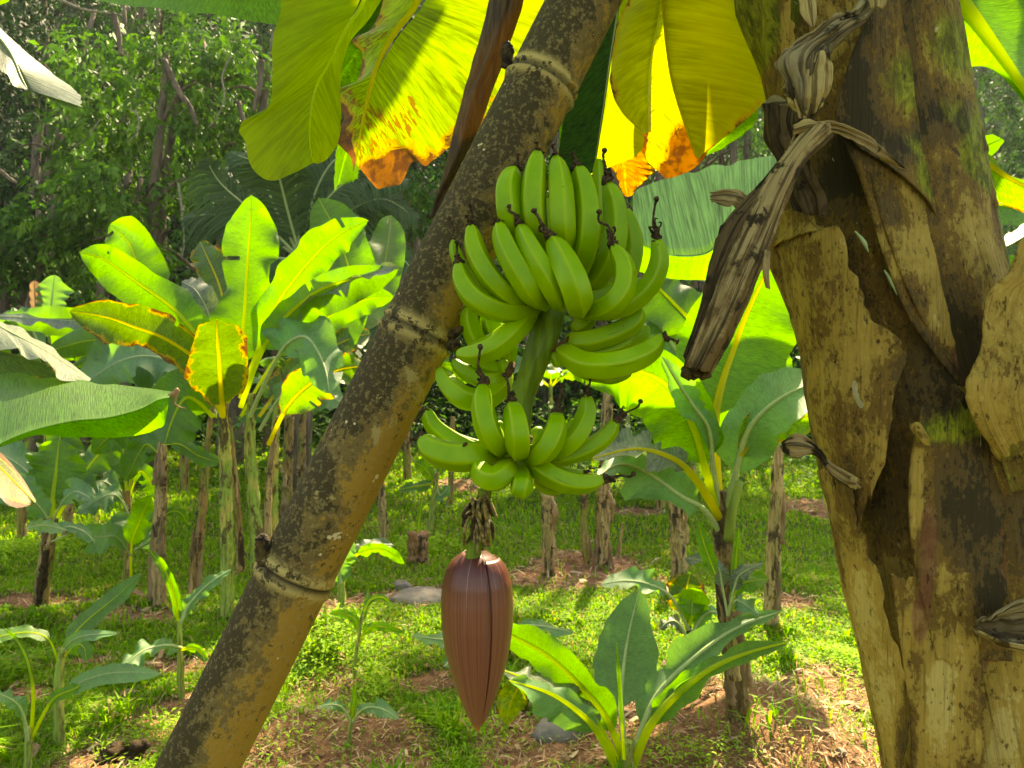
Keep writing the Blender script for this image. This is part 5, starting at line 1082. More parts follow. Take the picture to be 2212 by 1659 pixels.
LF = [([(490, 870), (515, 790), (527, 700), (533, 600), (540, 500), (543, 422)], 60, 'bright', 0, .2, 0, .22, dict(rr=6)),
      ([(480, 900), (470, 840), (435, 740), (375, 667), (300, 612), (225, 560), (172, 545)], 48, 'bright', -.1, -.3, .1, .2, dict(rr=6, wr=.85)),
      ([(490, 880), (440, 760), (380, 690), (330, 650), (300, 580), (278, 525), (238, 484)], 56, 'bright', .5, .5, .2, .28, dict(rr=5, base=.3)),
      ([(475, 890), (450, 810), (410, 765), (350, 728), (290, 706), (230, 685), (150, 672)], 46, 'olive', -.3, -.5, -.3, .18, dict(rr=5, sag=.3, lab='olive leaf with a scorched lower margin')),
      ([(482, 900), (478, 850), (474, 780), (470, 735), (468, 690)], 64, 'olive', -.6, -.7, .2, .15, dict(rr=6, tip=.5, base=.2, lab='broad olive leaf with a brown tip')),
      ([(480, 880), (470, 780), (455, 690), (425, 630), (392, 608)], 30, 'white', .1, .2, .9, .3, dict(rr=3)),
      ([(520, 860), (545, 790), (575, 710), (615, 632), (678, 555), (728, 510), (795, 476)], 42, 'bright', 0, -.2, .1, .22, dict(rr=6, base=.2)),
      ([(520, 880), (560, 770), (600, 705), (640, 662), (698, 622), (778, 598), (860, 582)], 46, 'mid', -.3, -.4, -.2, .2, dict(rr=6, wl=.6, wr=1.2)),
      ([(600, 700), (650, 655), (720, 615), (790, 592), (858, 575)], 16, 'white', -.35, -.4, 2.4, .0, dict(rr=2)),
      ([(600, 900), (660, 800), (720, 700), (755, 600), (725, 500), (688, 428)], 60, 'bright', 1.0, 1.2, 0, .3, dict(rr=5)),
      ([(700, 800), (780, 700), (820, 620), (836, 540), (845, 465)], 38, 'bright', 1.4, 1.5, .1, .2, dict(rr=3, tip=.3)),
      ([(500, 860), (490, 700), (475, 620), (450, 560), (432, 522)], 38, 'olive', .6, .6, 0, .3, dict(rr=4)),
      ([(520, 900), (600, 770), (700, 690), (780, 650), (850, 640)], 34, 'mid', .4, .3, -.4, .25, dict(rr=4)),
      ([(540, 900), (590, 790), (625, 740), (665, 730), (700, 790), (712, 850)], 46, 'blue', -.3, -.6, 1.3, .3, dict(rr=5)),
      ([(580, 960), (620, 880), (670, 830), (730, 800), (790, 790)], 38, 'burnt', -.2, -.5, 1.0, .2, dict(rr=5, slits=4)),
      ([(560, 930), (605, 860), (650, 835), (700, 850), (750, 880)], 26, 'blue', .1, 0, 1.5, .2, dict(rr=4)),
      ([(470, 900), (400, 870), (340, 880), (290, 910), (260, 960)], 46, 'mid', .5, .3, -.2, .15, dict(rr=4)),
      ([(460, 900), (430, 870), (400, 860), (375, 900), (355, 960)], 62, 'mid', -.2, -.4, .0, .1, dict(rr=5, lab='leaf drooping over the brown stem')),
      ([(470, 880), (400, 800), (330, 770), (260, 780), (180, 830)], 36, 'blue', .6, .5, 1.6, .1, dict(rr=4)),
      ([(470, 880), (380, 790), (290, 750), (200, 735), (100, 760)], 42, 'mid', .9, .8, -.3, .1, dict(rr=4)),
      ([(470, 880), (370, 740), (250, 700), (120, 690), (-20, 690)], 30, 'mid', 1.2, 1.0, -.5, .1, dict(rr=4)),
      ([(470, 880), (370, 750), (250, 705), (120, 690), (-20, 682)], 14, 'white', 1.15, .95, 2.2, .1, dict(rr=2)),
      ([(470, 900), (420, 820), (330, 790), (230, 800), (150, 850)], 40, 'blue', .8, .7, 1.4, .1, dict(rr=4)),
      ([(560, 900), (620, 820), (700, 760), (760, 730), (800, 720)], 30, 'olive', .9, .8, 0, .1, dict(rr=4))]
for k, (m_, w_, st, o0, md, tp, b0, kw) in enumerate(LF):
    leaf(cl, m_, w_, st, D + o0, md=md - o0 * .0, tp=tp, b0=b0, seed=300 + k, slits=kw.pop('slits', 1), **kw)
# --- thin brown stem with leaves in front of the clump
s1, d1 = plant('banana_plant', 'banana plant with a straight yellow brown stem beside the curled new leaf', (342, 1310))
stalk(s1, [(345, 1312), (343, 1200), (347, 1080), (350, 1000), (352, 930), (356, 880)], [17, 14, 13, 12, 8, 3], d1, 'stemdry', seed=41, sink=.1, n=40)
tube('old_sheath', [P(328, 1312, d1 + .05), P(330, 1200, d1 + .05), P(336, 1100, d1 + .03)], [px(12, d1), px(8, d1), px(3, d1)], M['straw'], s1, n=20, m=8, noise=.4)
for k, (m_, w_, st, tp) in enumerate((([(350, 980), (330, 940), (280, 930), (235, 945), (200, 980)], 34, 'bright', -.1), ([(352, 960), (390, 960), (430, 985), (480, 1000)], 18, 'mid', .5), ([(350, 990), (320, 960), (300, 980), (270, 1040)], 24, 'mid', .2),
        ([(346, 1120), (370, 1105), (390, 1108), (405, 1130)], 9, 'bright', .3))):
    leaf(s1, m_, w_, st, d1 + (.2, -.1, .1, 0)[k], md=.1, tp=tp, b0=.15, seed=400 + k)
# --- plant at the far left with the broad cupped leaf
s2, d2 = plant('banana_plant', 'banana plant at the far left with a broad cupped leaf over a dark peeling stem', (95, 1320))
stalk(s2, [(90, 1322), (98, 1240), (108, 1160), (114, 1120)], [13, 13, 12, 10], d2, 'stem', seed=43, sink=.1, n=30)
tube('old_sheath', [P(82, 1322, d2 - .02), P(92, 1250, d2 - .03), P(103, 1170, d2 - .03)], [px(8, d2), px(10, d2), px(5, d2)], M['drydark'], s2, n=20, m=8, noise=.5)
LQ = [([(112, 1140), (114, 1080), (120, 1030), (124, 990), (128, 950)], 58, 'bright', 0, .2, 0, .25), ([(110, 1130), (112, 1060), (122, 1000), (128, 960), (134, 900)], 46, 'bright', .6, .6, 0, .2),
      ([(115, 1130), (160, 1060), (190, 1010), (230, 960), (260, 920)], 34, 'mid', .4, .5, .2, .2), ([(112, 1130), (135, 1085), (160, 1062), (185, 1070), (195, 1078)], 20, 'blue', -.1, -.2, 1.4, .2),
      ([(112, 1170), (150, 1150), (105, 1136), (80, 1136), (55, 1140)], 12, 'blue', -.3, -.4, 1.6, .3), ([(110, 1130), (80, 1090), (40, 1060), (-10, 1080)], 28, 'blue', 0, -.2, 1.2, .1),
      ([(112, 1130), (90, 1060), (60, 1020), (10, 985), (-30, 975)], 34, 'blue', .3, .2, 1.4, .1), ([(110, 1130), (90, 1090), (70, 1110), (90, 1140)], 12, 'mid', .1, 0, .5, .1)]
for k, (m_, w_, st, o0, md, tp, b0) in enumerate(LQ): leaf(s2, m_, w_, st, d2 + o0, md=md, tp=tp, b0=b0, seed=430 + k, base=.2)
leaf(s2, [(120, 1150), (150, 1138), (180, 1148), (200, 1165), (205, 1175)], 11, 'blue', d2 - .4, tp=1.5, rr=3, seed=440)
# --- plant further behind, between them
s3, d3 = plant('banana_plant', 'slender banana plant with pale crossed stalks left of the straight brown stem', (275, 1270)); 
stalk(s3, [(275, 1275), (276, 1200), (276, 1130), (274, 1060)], [9, 8, 9, 7], d3, 'stem', seed=45, sink=.1)
LQ = [([(275, 1090), (272, 1040), (268, 990), (262, 930), (258, 880)], 36, 'bright', .3, .3, 0, .3), ([(275, 1080), (290, 1010), (320, 960), (330, 920), (338, 880)], 30, 'bright', .5, .5, 0, .3), ([(275, 1090), (250, 1040), (220, 1010), (190, 1020)], 16, 'white', 0, -.1, 2., .3),
      ([(275, 1090), (300, 1020), (325, 1040), (345, 1080)], 20, 'mid', .1, 0, .3, .2), ([(278, 1100), (240, 1050), (210, 1040), (170, 1060)], 24, 'blue', -.1, -.2, 1.4, .2), ([(278, 1110), (250, 1070), (210, 1080), (170, 1110)], 22, 'blue', -.3, -.3, 1.2, .2),
      ([(283, 1270), (284, 1180), (300, 1130), (325, 1070)], 28, 'bright', -.3, -.3, .3, .35), ([(283, 1200), (250, 1160), (210, 1160), (160, 1140)], 22, 'blue', -.5, -.6, 1.3, .1), ([(286, 1190), (330, 1160), (270, 1130), (230, 1140)], 16, 'blue', -.1, -.2, 1.3, .1)]
for k, (m_, w_, st, o0, md, tp, b0) in enumerate(LQ): leaf(s3, m_, w_, st, d3 + o0, md=md, tp=tp, b0=b0, seed=450 + k, base=.2)
# --- saplings, lower left
a1, e1_ = plant('banana_sapling', 'young banana sapling with five leaves on a green stem at the lower left', (128, 1612))
stalk(a1, [(128, 1612), (127, 1530), (128, 1460), (136, 1400)], [12, 11, 10, 8], e1_, 'stemgreen', seed=51, sink=.08)
for k, (m_, w_, st, o0, md, tp, b0) in enumerate((([(134, 1420), (160, 1370), (200, 1330), (250, 1290), (305, 1238)], 20, 'mid', .1, .3, .8, .15), ([(136, 1510), (165, 1480), (220, 1458), (280, 1452), (348, 1456)], 20, 'blue', -.1, -.2, 1.6, .12), ([(128, 1440), (108, 1385), (70, 1366), (10, 1372), (-20, 1385)], 14, 'mid', 0, -.1, 1.4, .25),
        ([(134, 1410), (155, 1385), (190, 1372), (255, 1368)], 12, 'blue', -.1, -.2, 1.6, .1), ([(138, 1420), (165, 1392), (182, 1400), (186, 1428)], 18, 'mid', 0, -.1, .3, .1))):
    leaf(a1, m_, w_, st, e1_ + o0, md=md, tp=tp, b0=b0, seed=500 + k, wave=.15)
a2, e2_ = plant('banana_sapling', 'small banana sapling with a rolled pointed new leaf at the bottom left corner', (62, 1690)); 
stalk(a2, [(58, 1700), (60, 1640), (62, 1600), (64, 1570)], [8, 8, 8, 7], e2_, 'stemgreen', seed=52, sink=.08)
for k, (m_, w_, st, o0, md, tp, b0) in enumerate((([(66, 1600), (72, 1500), (60, 1430), (38, 1385), (12, 1358)], 5, 'mid', 0, 0, .3, .3), ([(66, 1600), (95, 1540), (120, 1506), (160, 1488), (172, 1480)], 12, 'mid', 0, 0, .4, .35), ([(60, 1600), (50, 1545), (30, 1515), (-10, 1495)], 16, 'blue', -.1, -.1, 1.5, .3))):
    leaf(a2, m_, w_, st, e2_ + o0, md=md, tp=tp, b0=b0, seed=510 + k, rr=4)
a3, e3_ = plant('banana_sapling', 'banana sapling with a rolled new leaf close to the bamboo foot', (392, 1512))
stalk(a3, [(392, 1515), (390, 1440), (388, 1380), (386, 1340)], [8, 8, 6, 5], e3_, 'stemgreen', seed=53, sink=.08)
for k, (m_, w_, st, o0, md, tp, b0) in enumerate((([(386, 1360), (378, 1290), (355, 1230), (322, 1188)], 11, 'mid', 0, 0, .5, .1), ([(390, 1345), (410, 1305), (450, 1262), (500, 1230)], 12, 'blue', 0, .1, 1.2, .15), ([(392, 1400), (360, 1394), (310, 1405), (264, 1442)], 18, 'blue', -.1, -.3, 1.6, .05),
        ([(392, 1402), (420, 1400), (438, 1415), (444, 1432)], 10, 'mid', -.1, -.1, .2, .1), ([(388, 1350), (400, 1320), (410, 1300), (420, 1320)], 12, 'blue', .1, 0, 1.2, .1))):
    leaf(a3, m_, w_, st, e3_ + o0, md=md, tp=tp, b0=b0, seed=520 + k, rr=4)
a4, e4_ = plant('banana_seedling', 'tiny banana seedling with three leaves on the soil mound left of the bud', (754, 1612))
stalk(a4, [(754, 1614), (756, 1580), (760, 1555)], [6, 5, 4], e4_, 'stemgreen', seed=54, sink=.06)
for k, (m_, w_, st, o0, md, tp, b0) in enumerate((([(760, 1560), (764, 1520), (768, 1478)], 7, 'mid', 0, 0, .5, .1), ([(758, 1562), (740, 1530), (715, 1522), (685, 1530)], 9, 'blue', 0, -.1, 1.4, .2), ([(762, 1560), (785, 1532), (820, 1530), (862, 1552)], 15, 'blue', -.1, -.2, 1.4, .2))):
    leaf(a4, m_, w_, st, e4_ + o0, md=md, tp=tp, b0=b0, seed=530 + k, rr=3)
a5, e5_ = plant('banana_sapling', 'thin banana sapling with two sunlit leaves between bamboo and bud', (768, 1470))
stalk(a5, [(764, 1475), (768, 1420), (776, 1370), (782, 1330)], [5, 4, 4, 3], e5_, 'stemgreen', seed=55, sink=.06)
for k, (m_, w_, st, o0, md, tp, b0) in enumerate((([(776, 1370), (768, 1340), (745, 1326), (712, 1324)], 9, 'bright', 0, 0, .2, .1), ([(778, 1380), (800, 1356), (830, 1354), (872, 1366)], 9, 'bright', 0, 0, .2, .1), ([(780, 1350), (790, 1310), (796, 1270)], 6, 'mid', .1, .1, .4, .1),
        ([(786, 1320), (800, 1296), (825, 1290), (845, 1305)], 6, 'bright', .1, .1, .4, .1))):
    leaf(a5, m_, w_, st, e5_ + o0, md=md, tp=tp, b0=b0, seed=540 + k, rr=3)
a6, e6_ = plant('banana_sapling', 'banana sapling with a folded sunlit leaf just right of the bamboo', (742, 1372))
stalk(a6, [(742, 1400), (740, 1340), (738, 1280), (736, 1240)], [9, 9, 8, 7], e6_, 'stemgreen', seed=56, sink=.06)
for k, (m_, w_, st, o0, md, tp, b0) in enumerate((([(738, 1260), (732, 1220), (745, 1190), (765, 1170)], 26, 'blue', -.1, 0, .8, .0), ([(740, 1230), (770, 1190), (800, 1175), (850, 1178)], 14, 'white', 0, 0, 1.5, .1), ([(750, 1210), (790, 1190), (830, 1188), (874, 1218)], 13, 'bright', -.1, 0, -.2, .2), ([(738, 1270), (715, 1225), (705, 1200), (698, 1180)], 12, 'mid', 0, 0, .4, .1))):
    leaf(a6, m_, w_, st, e6_ + o0, md=md, tp=tp, b0=b0, seed=550 + k, rr=4)
a7, e7_ = plant('banana_sapling', 'banana sapling with low broad leaves just behind the broad upright leaf', (1492, 1440)); e7_ += .1
stalk(a7, [(1495, 1445), (1492, 1400), (1488, 1360), (1486, 1330)], [8, 7, 6, 5], e7_, 'stem', seed=57, sink=.06)
for k, (m_, w_, st, o0, md, tp, b0) in enumerate((([(1488, 1360), (1450, 1290), (1400, 1262), (1350, 1255), (1298, 1262)], 20, 'blue', -.1, -.3, 1.6, .3), ([(1488, 1350), (1486, 1300), (1484, 1270), (1490, 1240)], 46, 'olive', 0, 0, .3, .15), ([(1490, 1350), (1500, 1310), (1496, 1300), (1494, 1330)], 30, 'bright', -.1, -.1, -.3, .05), ([(1492, 1370), (1520, 1330), (1545, 1322), (1575, 1335)], 12, 'blue', -.1, -.1, 1.4, .1),
        ([(1488, 1380), (1462, 1345), (1442, 1345), (1425, 1360)], 12, 'white', 0, 0, 1.4, .1))):
    leaf(a7, m_, w_, st, e7_ + o0, md=md, tp=tp, b0=b0, seed=560 + k, rr=4)
a8, e8_ = plant('banana_sapling', 'low banana sapling with horizontal leaves half hidden behind the bud', (1080, 1420))
stalk(a8, [(1080, 1425), (1080, 1400), (1080, 1385)], [6, 6, 4], e8_, 'stemgreen', seed=58, sink=.06)
for k, (m_, w_, st, o0, md, tp, b0) in enumerate((([(1080, 1400), (1000, 1386), (940, 1380), (888, 1374)], 17, 'blue', -.2, -.4, 1.6, .1), ([(1085, 1390), (1120, 1356), (1160, 1352), (1200, 1358), (1240, 1366)], 13, 'blue', -.1, -.2, 1.5, .1), ([(1075, 1400), (1020, 1410), (980, 1420), (960, 1440)], 14, 'blue', -.2, -.4, 1.5, .1))):
    leaf(a8, m_, w_, st, e8_ + o0, md=md, tp=tp, b0=b0, seed=570 + k, rr=4)
a9, e9_ = plant('banana_sapling', 'spindly banana sapling with one glowing leaf behind the fruit, left of the withered flowers', (930, 1170)); 
stalk(a9, [(922, 1225), (928, 1150), (936, 1080), (944, 1020)], [8, 7, 6, 5], e9_, 'stemgreen', seed=59, sink=.06)
for k, (m_, w_, st, o0, md, tp, b0) in enumerate((([(940, 1050), (925, 1020), (908, 1005), (896, 1000)], 14, 'bright', 0, 0, 0, .1), ([(940, 1045), (915, 1048), (890, 1052), (860, 1058)], 10, 'mid', 0, 0, .8, .1), ([(942, 1050), (950, 1070), (962, 1060), (972, 1050)], 12, 'blue', 0, 0, 1., .1), ([(944, 1040), (955, 1000), (958, 970), (960, 940)], 10, 'bright', .1, .1, 0, .1))):
    leaf(a9, m_, w_, st, e9_ + o0, md=md, tp=tp, b0=b0, seed=580 + k, rr=3)
# --- big leaves entering at the left edge
n1 = root('banana_leaf', 'dark green banana leaf with a glowing folded underside at the left edge', 'banana leaf', P(-60, 880, 1.7))
traced(n1, [(-60, 990, 1.6), (45, 938, 1.6), (150, 910, 1.6), (230, 902, 1.6), (300, 884, 1.62), (340, 864, 1.64), (366, 858, 1.66)], [(-60, 798, 1.95), (40, 806, 1.93), (120, 814, 1.91), (200, 824, 1.88), (280, 834, 1.83), (330, 840, 1.78), (372, 846, 1.7)],
       [(-60, 992, 1.6), (45, 940, 1.6), (150, 912, 1.6), (230, 904, 1.6), (300, 886, 1.62), (340, 866, 1.64), (366, 860, 1.66)], 'mid', rr=0, n=60, seed=601, lab='green upper side with a small brown spot')
traced(n1, [(-60, 990, 1.61), (45, 939, 1.61), (150, 911, 1.61), (230, 903, 1.61), (300, 885, 1.63), (340, 865, 1.65), (364, 860, 1.67)], [(-60, 989, 1.61), (45, 938, 1.61), (150, 910, 1.61), (230, 902, 1.61), (300, 884, 1.63), (340, 864, 1.65), (364, 859, 1.67)],
       [(-60, 992, 1.62), (70, 942, 1.64), (150, 945, 1.66), (240, 946, 1.66), (310, 938, 1.66), (350, 924, 1.66), (362, 890, 1.67)], 'bright', rr=0, n=50, seed=602, lab='glowing underside folded below')
tube('leaf_tip', [P(a, b, 1.68) for a, b in ((366, 856), (376, 850), (384, 842), (380, 858), (378, 872), (390, 880), (402, 882))], [.006, .005, .002, .001], M['straw'], n1, n=30, m=6, noise=.4)
n2 = root('banana_leaf', 'grey white banana leaf with a wavy margin at the left edge', 'banana leaf', P(-60, 740, 2.0))
traced(n2, [(-60, 660, 2.1), (0, 705, 2.05), (50, 732, 2.0), (110, 765, 2.0), (195, 822, 1.95)], [(-60, 655, 2.3), (0, 701, 2.3), (50, 722, 2.3), (110, 752, 2.2), (196, 818, 2.0)],
       [(-60, 740, 1.9), (0, 755, 1.9), (38, 756, 1.9), (52, 778, 1.88), (90, 782, 1.86), (112, 795, 1.85), (130, 820, 1.85), (190, 824, 1.9)], 'white', rr=3, n=50, seed=603, wave=.05)
traced(n2, [(-60, 745, 2.0), (30, 770, 2.0), (100, 790, 2.0)], [(-60, 740, 2.0), (30, 765, 2.0), (105, 788, 2.0)], [(-60, 830, 2.0), (40, 825, 2.0), (140, 822, 2.0)], 'olive', rr=0, n=20, seed=604)
n3 = root('banana_leaf', 'banana leaf tip scorched yellow and brown at the left edge', 'banana leaf', P(-60, 1020, 1.9))
traced(n3, [(-60, 960, 1.9), (0, 1010, 1.9), (40, 1050, 1.88), (76, 1086, 1.85)], [(-60, 930, 2.0), (0, 976, 2.0), (40, 1020, 1.95), (78, 1080, 1.87)], [(-60, 1020, 1.8), (-20, 1050, 1.8), (20, 1095, 1.8), (70, 1092, 1.85)], 'scorch', rr=3, n=40, seed=605)
# far left pale leaves over the clump
n4 = root('banana_plant', 'banana plant with a pale upright leaf beside a broken brown one at the far left', 'banana plant', G(60, 1180)[0])
d4 = 7.5
stalk(n4, [(100, 1180), (104, 1000), (108, 850), (110, 740)], [10, 9, 8, 6], d4, 'stem', seed=61)
leaf(n4, [(108, 780), (107, 700), (112, 650), (118, 594)], 32, 'blue', d4, tp=.3, b0=.2, tip=.25, rr=4, seed=610)
leaf(n4, [(104, 780), (80, 720), (76, 650), (74, 606)], 15, 'straw', d4, tp=.1, b0=.2, tip=.2, rr=3, seed=611, rib='straw')
leaf(n4, [(106, 790), (60, 700), (20, 690), (-30, 705)], 22, 'blue', d4 - .2, tp=1.4, b0=.1, rr=3, seed=612)
leaf(n4, [(108, 790), (150, 740), (200, 760), (240, 820)], 40, 'mid', d4 - .2, tp=.2, b0=.1, rr=3, seed=613)
leaf(n4, [(106, 800), (60, 800), (20, 850), (0, 900)], 40, 'mid', d4 - .4, tp=.2, b0=.1, rr=3, seed=614)
# --- bare dry stems standing in the grass
ST = [('dry_banana_stem', 'dry pale banana stem with a hanging shred, in the grass below the fruit', (1187, 1240), [(1187, 1242), (1184, 1160), (1182, 1075), (1180, 1010)], [15, 13, 13, 12], 'stemdry'),
      ('dry_banana_stem', 'thin dark banana stem leaning next to the thick grey one', (1265, 1215), [(1268, 1216), (1262, 1150), (1262, 1090), (1266, 1020)], [11, 9, 8, 7], 'stem'),
      ('dry_banana_stem', 'thick grey banana stem right of the thin dark one', (1302, 1218), [(1304, 1222), (1302, 1140), (1304, 1060), (1308, 960), (1312, 880), (1318, 780)], [18, 17, 14, 13, 11, 8], 'stemdry'),
      ('dry_banana_stem', 'brown banana stem with a peeling tab left of the glowing leaf plant', (1468, 1245), [(1468, 1250), (1464, 1150), (1460, 1070), (1452, 980), (1448, 900)], [20, 17, 17, 14, 12], 'stemdry'),
      ('dry_banana_stem', 'pale dry banana stem just right of the bamboo', (828, 1172), [(830, 1176), (826, 1110), (822, 1050), (820, 980)], [11, 9, 9, 8], 'stemdry'),
      ('dry_banana_stem', 'dark dry banana stem at the far left edge of the grass', (48, 1165), [(50, 1170), (46, 1110), (42, 1060), (40, 980)], [12, 10, 10, 9], 'stem'),
      ('dry_banana_stem', 'dark dry banana stem under the dark leaves at the left', (147, 1165), [(143, 1170), (148, 1120), (150, 1070), (152, 1000)], [11, 9, 8, 8], 'stem'),
      ('dry_banana_stem', 'slim brown banana stem against the far grass on the right', (1500, 1060), [(1500, 1060), (1494, 1000), (1488, 940), (1480, 880)], [7, 6, 6, 5], 'stemdry'),
      ('dry_banana_stem', 'short bare stump stem far off near the pale stem', (970, 1095), [(972, 1098), (974, 1040), (976, 980), (978, 900)], [7, 6, 6, 5], 'stem'),
      ('dry_banana_stem', 'thin stake like stem right of the thick grey one', (1342, 1205), [(1336, 1208), (1340, 1170), (1346, 1130)], [5, 4, 2], 'stemdry'),
      ('dry_banana_stem', 'dark banana stem in the shade just left of the bamboo', (620, 1150), [(618, 1150), (620, 1080), (622, 1000), (626, 900)], [13, 12, 11, 10], 'stem'),
      ('dry_banana_stem', 'dark banana stem behind the leaves of the clump', (650, 1120), [(648, 1120), (650, 1060), (652, 980), (655, 880)], [9, 8, 8, 7], 'stem')]
for k, (nm, lab, bs, pts, rd, mt) in enumerate(ST):
    r_, d_ = plant(nm, lab, bs, 'bare banana stems in the grass', 'banana stem')
    stalk(r_, pts, rd, d_, mt, seed=70 + k, sink=.08, n=34, m=14, noise=.14)
    if k in (0, 2, 3, 5):
        u, v = pts[2]; 
        tube('hanging_shred', [P(u + 8, v, d_ - .05), P(u + rd[2] + 6, v + 30, d_ - .08), P(u + rd[2] + 2, v + 70, d_ - .06)], [px(4, d_), px(6, d_), px(2, d_)], M['straw'], r_, n=16, m=6, noise=.5, seed=k)
# cut stump with new growth
r_, d_ = plant('banana_stump', 'cut reddish banana stump with weeds growing round it', (905, 1222), None, 'stump')
tube('stump', [P(905, 1228, d_), P(903, 1190, d_), P(902, 1150, d_)], [px(25, d_), px(21, d_), px(24, d_)], M['stemred'] if 'stemred' in M else M['stemdry'], r_, n=20, m=16, noise=.25, seed=5)
leaf(r_, [(902, 1160), (906, 1120), (912, 1080)], 5, 'bright', d_, rr=3, seed=620)
# dark rotten stump lower left
r_, d_ = plant('rotten_stump', 'black rotten banana stump in the grass at the lower left', (255, 1640), None, 'stump')
tube('stump', [P(240, 1690, d_), P(250, 1640, d_), P(262, 1612, d_)], [px(46, d_), px(36, d_), px(16, d_)], M['drydark'], r_, n=22, m=18, noise=.5, seed=6)
tube('torn_top', [P(280, 1650, d_ - .05), P(300, 1615, d_ - .05), P(325, 1610, d_ - .05)], [px(16, d_), px(14, d_), px(5, d_)], M['drydark'], r_, n=14, m=10, noise=.7, seed=7)
# fill: more banana plants further back
FILL = [(-6.2, 9.5, 1.5, 7, 'left edge, under the forest'), (-4.6, 10.5, 1.3, 7, 'between the forest and the tall clump'), (-2.9, 9.6, 1.2, 6, 'behind the tall clump'), (-1.6, 11.5, 1.5, 7, 'behind the bamboo, near the palm'),
        (-3.6, 13.0, 1.6, 7, 'at the forest edge, left of the palm'), (1.9, 9.5, 1.5, 7, 'behind the glowing leaves on the right'), (3.1, 11.5, 1.6, 7, 'far right behind the glowing leaf plant'), (4.4, 8.2, 1.5, 7, 'hidden behind the old stem'),
        (.7, 13.5, 1.4, 7, 'far off behind the fruit'), (-.6, 14.5, 1.4, 6, 'far off right of the bamboo'), (2.4, 15.5, 1.5, 7, 'far off between the stems on the right'), (-5.2, 6.6, 1.3, 6, 'at the left edge behind the cupped leaf'),
        (5.8, 12.5, 1.6, 7, 'far right beyond the old stem')]
for k, (x, y, h, nl, wh) in enumerate(FILL):
    grow('banana_plant', 'background banana plant ' + wh, x, y, h, nl, 40 + k, 'banana plants in the background', style=('bright', 'mid', 'blue', 'mid'), r=.055, stemmat=('stemgreen', 'stem')[k % 2])
# ------------------------------------------------------------ the wooded slope behind
M['bark2'] = mat_simple('tree_bark', (.20, .15, .10), .85, .2, .6, 10, (1, 1, .2), bump=.6)
M['tleaf'] = mat_vcol('tree_leaves', .6, .15, .16, (1.6, 2.0, .5))
def crown_mesh(parent, cen, rx, rz, ncl, lsize, seed, cols, hang=.6, per=7, name='crown', ry=None, hollow=.35):
    rs = np.random.RandomState(seed); ry = ry or rx
    q = rs.randn(ncl * 3, 3); q /= np.linalg.norm(q, axis=1)[:, None]; r = (hollow + (1 - hollow) * rs.rand(ncl * 3)) 
    c = q * r[:, None] * np.array((rx, ry, rz)); nz = fbm(c[:, 0] * 1.1 + 50, c[:, 2] * 1.1 + c[:, 1] * .7 + 50, seed); c = c[nz > np.quantile(nz, .5)][:ncl]; ncl = len(c)
    cen_ = np.array(cen) + c; axd = c / (np.linalg.norm(c, axis=1)[:, None] + 1e-6) * .6 + rs.randn(ncl, 3) * .5 + np.array((0, 0, -hang)); axd /= np.linalg.norm(axd, axis=1)[:, None]
    n = ncl * per; b0 = np.repeat(cen_, per, 0); ax = np.repeat(axd, per, 0); k = np.tile(np.arange(per), ncl) / per
    b = b0 + ax * (k * lsize * 2.6)[:, None]; sidev = rs.randn(n, 3); sidev -= ax * np.sum(sidev * ax, 1)[:, None]; sidev /= np.linalg.norm(sidev, axis=1)[:, None]
    d3 = ax * .45 + sidev * .8 + np.array((0, 0, -hang * .6)); d3 /= np.linalg.norm(d3, axis=1)[:, None]
    s3 = np.cross(d3, ax); s3 /= np.linalg.norm(s3, axis=1)[:, None] + 1e-9; L = lsize * (.7 + .6 * rs.rand(n)); W = L * .2
    m = b + d3 * (L * .5)[:, None]; e = b + d3 * L[:, None] + np.array((0, 0, -1)) * (L * .15)[:, None]
    V = np.stack([b, m + s3 * W[:, None], e, m - s3 * W[:, None]], 1).reshape(-1, 3); i = np.arange(n)[:, None] * 4; Fx = i + np.array([[0, 1, 2, 3]])
    cc = np.repeat(np.array(cols)[rs.randint(0, len(cols), ncl)] * (.6 + .8 * rs.rand(ncl))[:, None], per, 0) * (.85 + .3 * rs.rand(n))[:, None]
    return mesh(name, V, Fx, M['tleaf'], parent, col=np.repeat(cc, 4, 0), smooth=False)
def tree(name, label, u, dist, vtop, vbot, wpx, lsize, seed, cols, ncl=520, trunks=2, group='trees on the wooded slope', hang=.6):
    x = (u - 1106) / F * dist; z0 = float(ground(x, dist)); zt = CAMZ + (864 - vtop) / F * dist; zb = CAMZ + (864 - vbot) / F * dist; rx = wpx / F * dist; rg = random.Random(seed)
    rt = root(name, label, 'tree', (x, dist, z0), group); cz = (zt + zb) / 2; rz = (zt - zb) / 2
    for k in range(trunks):
        ox = rg.uniform(-.5, .5) * rx; lean = rg.uniform(-.5, .5) * rx
        b = np.array((x + ox * .3, dist + rg.uniform(-.3, .3), z0 - .2)); t = np.array((x + ox + lean, dist + rg.uniform(-.6, .2), zt - rz * .3)); mdl = (b + t) / 2 + np.array((rg.uniform(-.4, .4), -.2, 0))
        tr = tube('trunk', [b, mdl, t], [.16, .12, .04], M['bark2'], rt, n=18, m=9, noise=.15, seed=seed + k)
        for j in range(5):
            f = rg.uniform(.3, .9); s = (b * (1 - f) + t * f); s = mdl * (1 - abs(f - .5) * 2) + (b if f < .5 else t) * abs(f - .5) * 2; dr = np.array((rg.uniform(-1, 1), rg.uniform(-1, .2), rg.uniform(-.1, .9))) * rx * .6
            tube('branch', [s, s + dr * .5 + np.array((0, 0, .15)), s + dr], [.05, .035, .012], M['bark2'], rt, n=12, m=6, noise=.2, seed=j)
    crown_mesh(rt, (x, dist - .2, cz), rx, rz, ncl, lsize, seed, cols, hang, ry=min(rx, 1.6))
    return rt
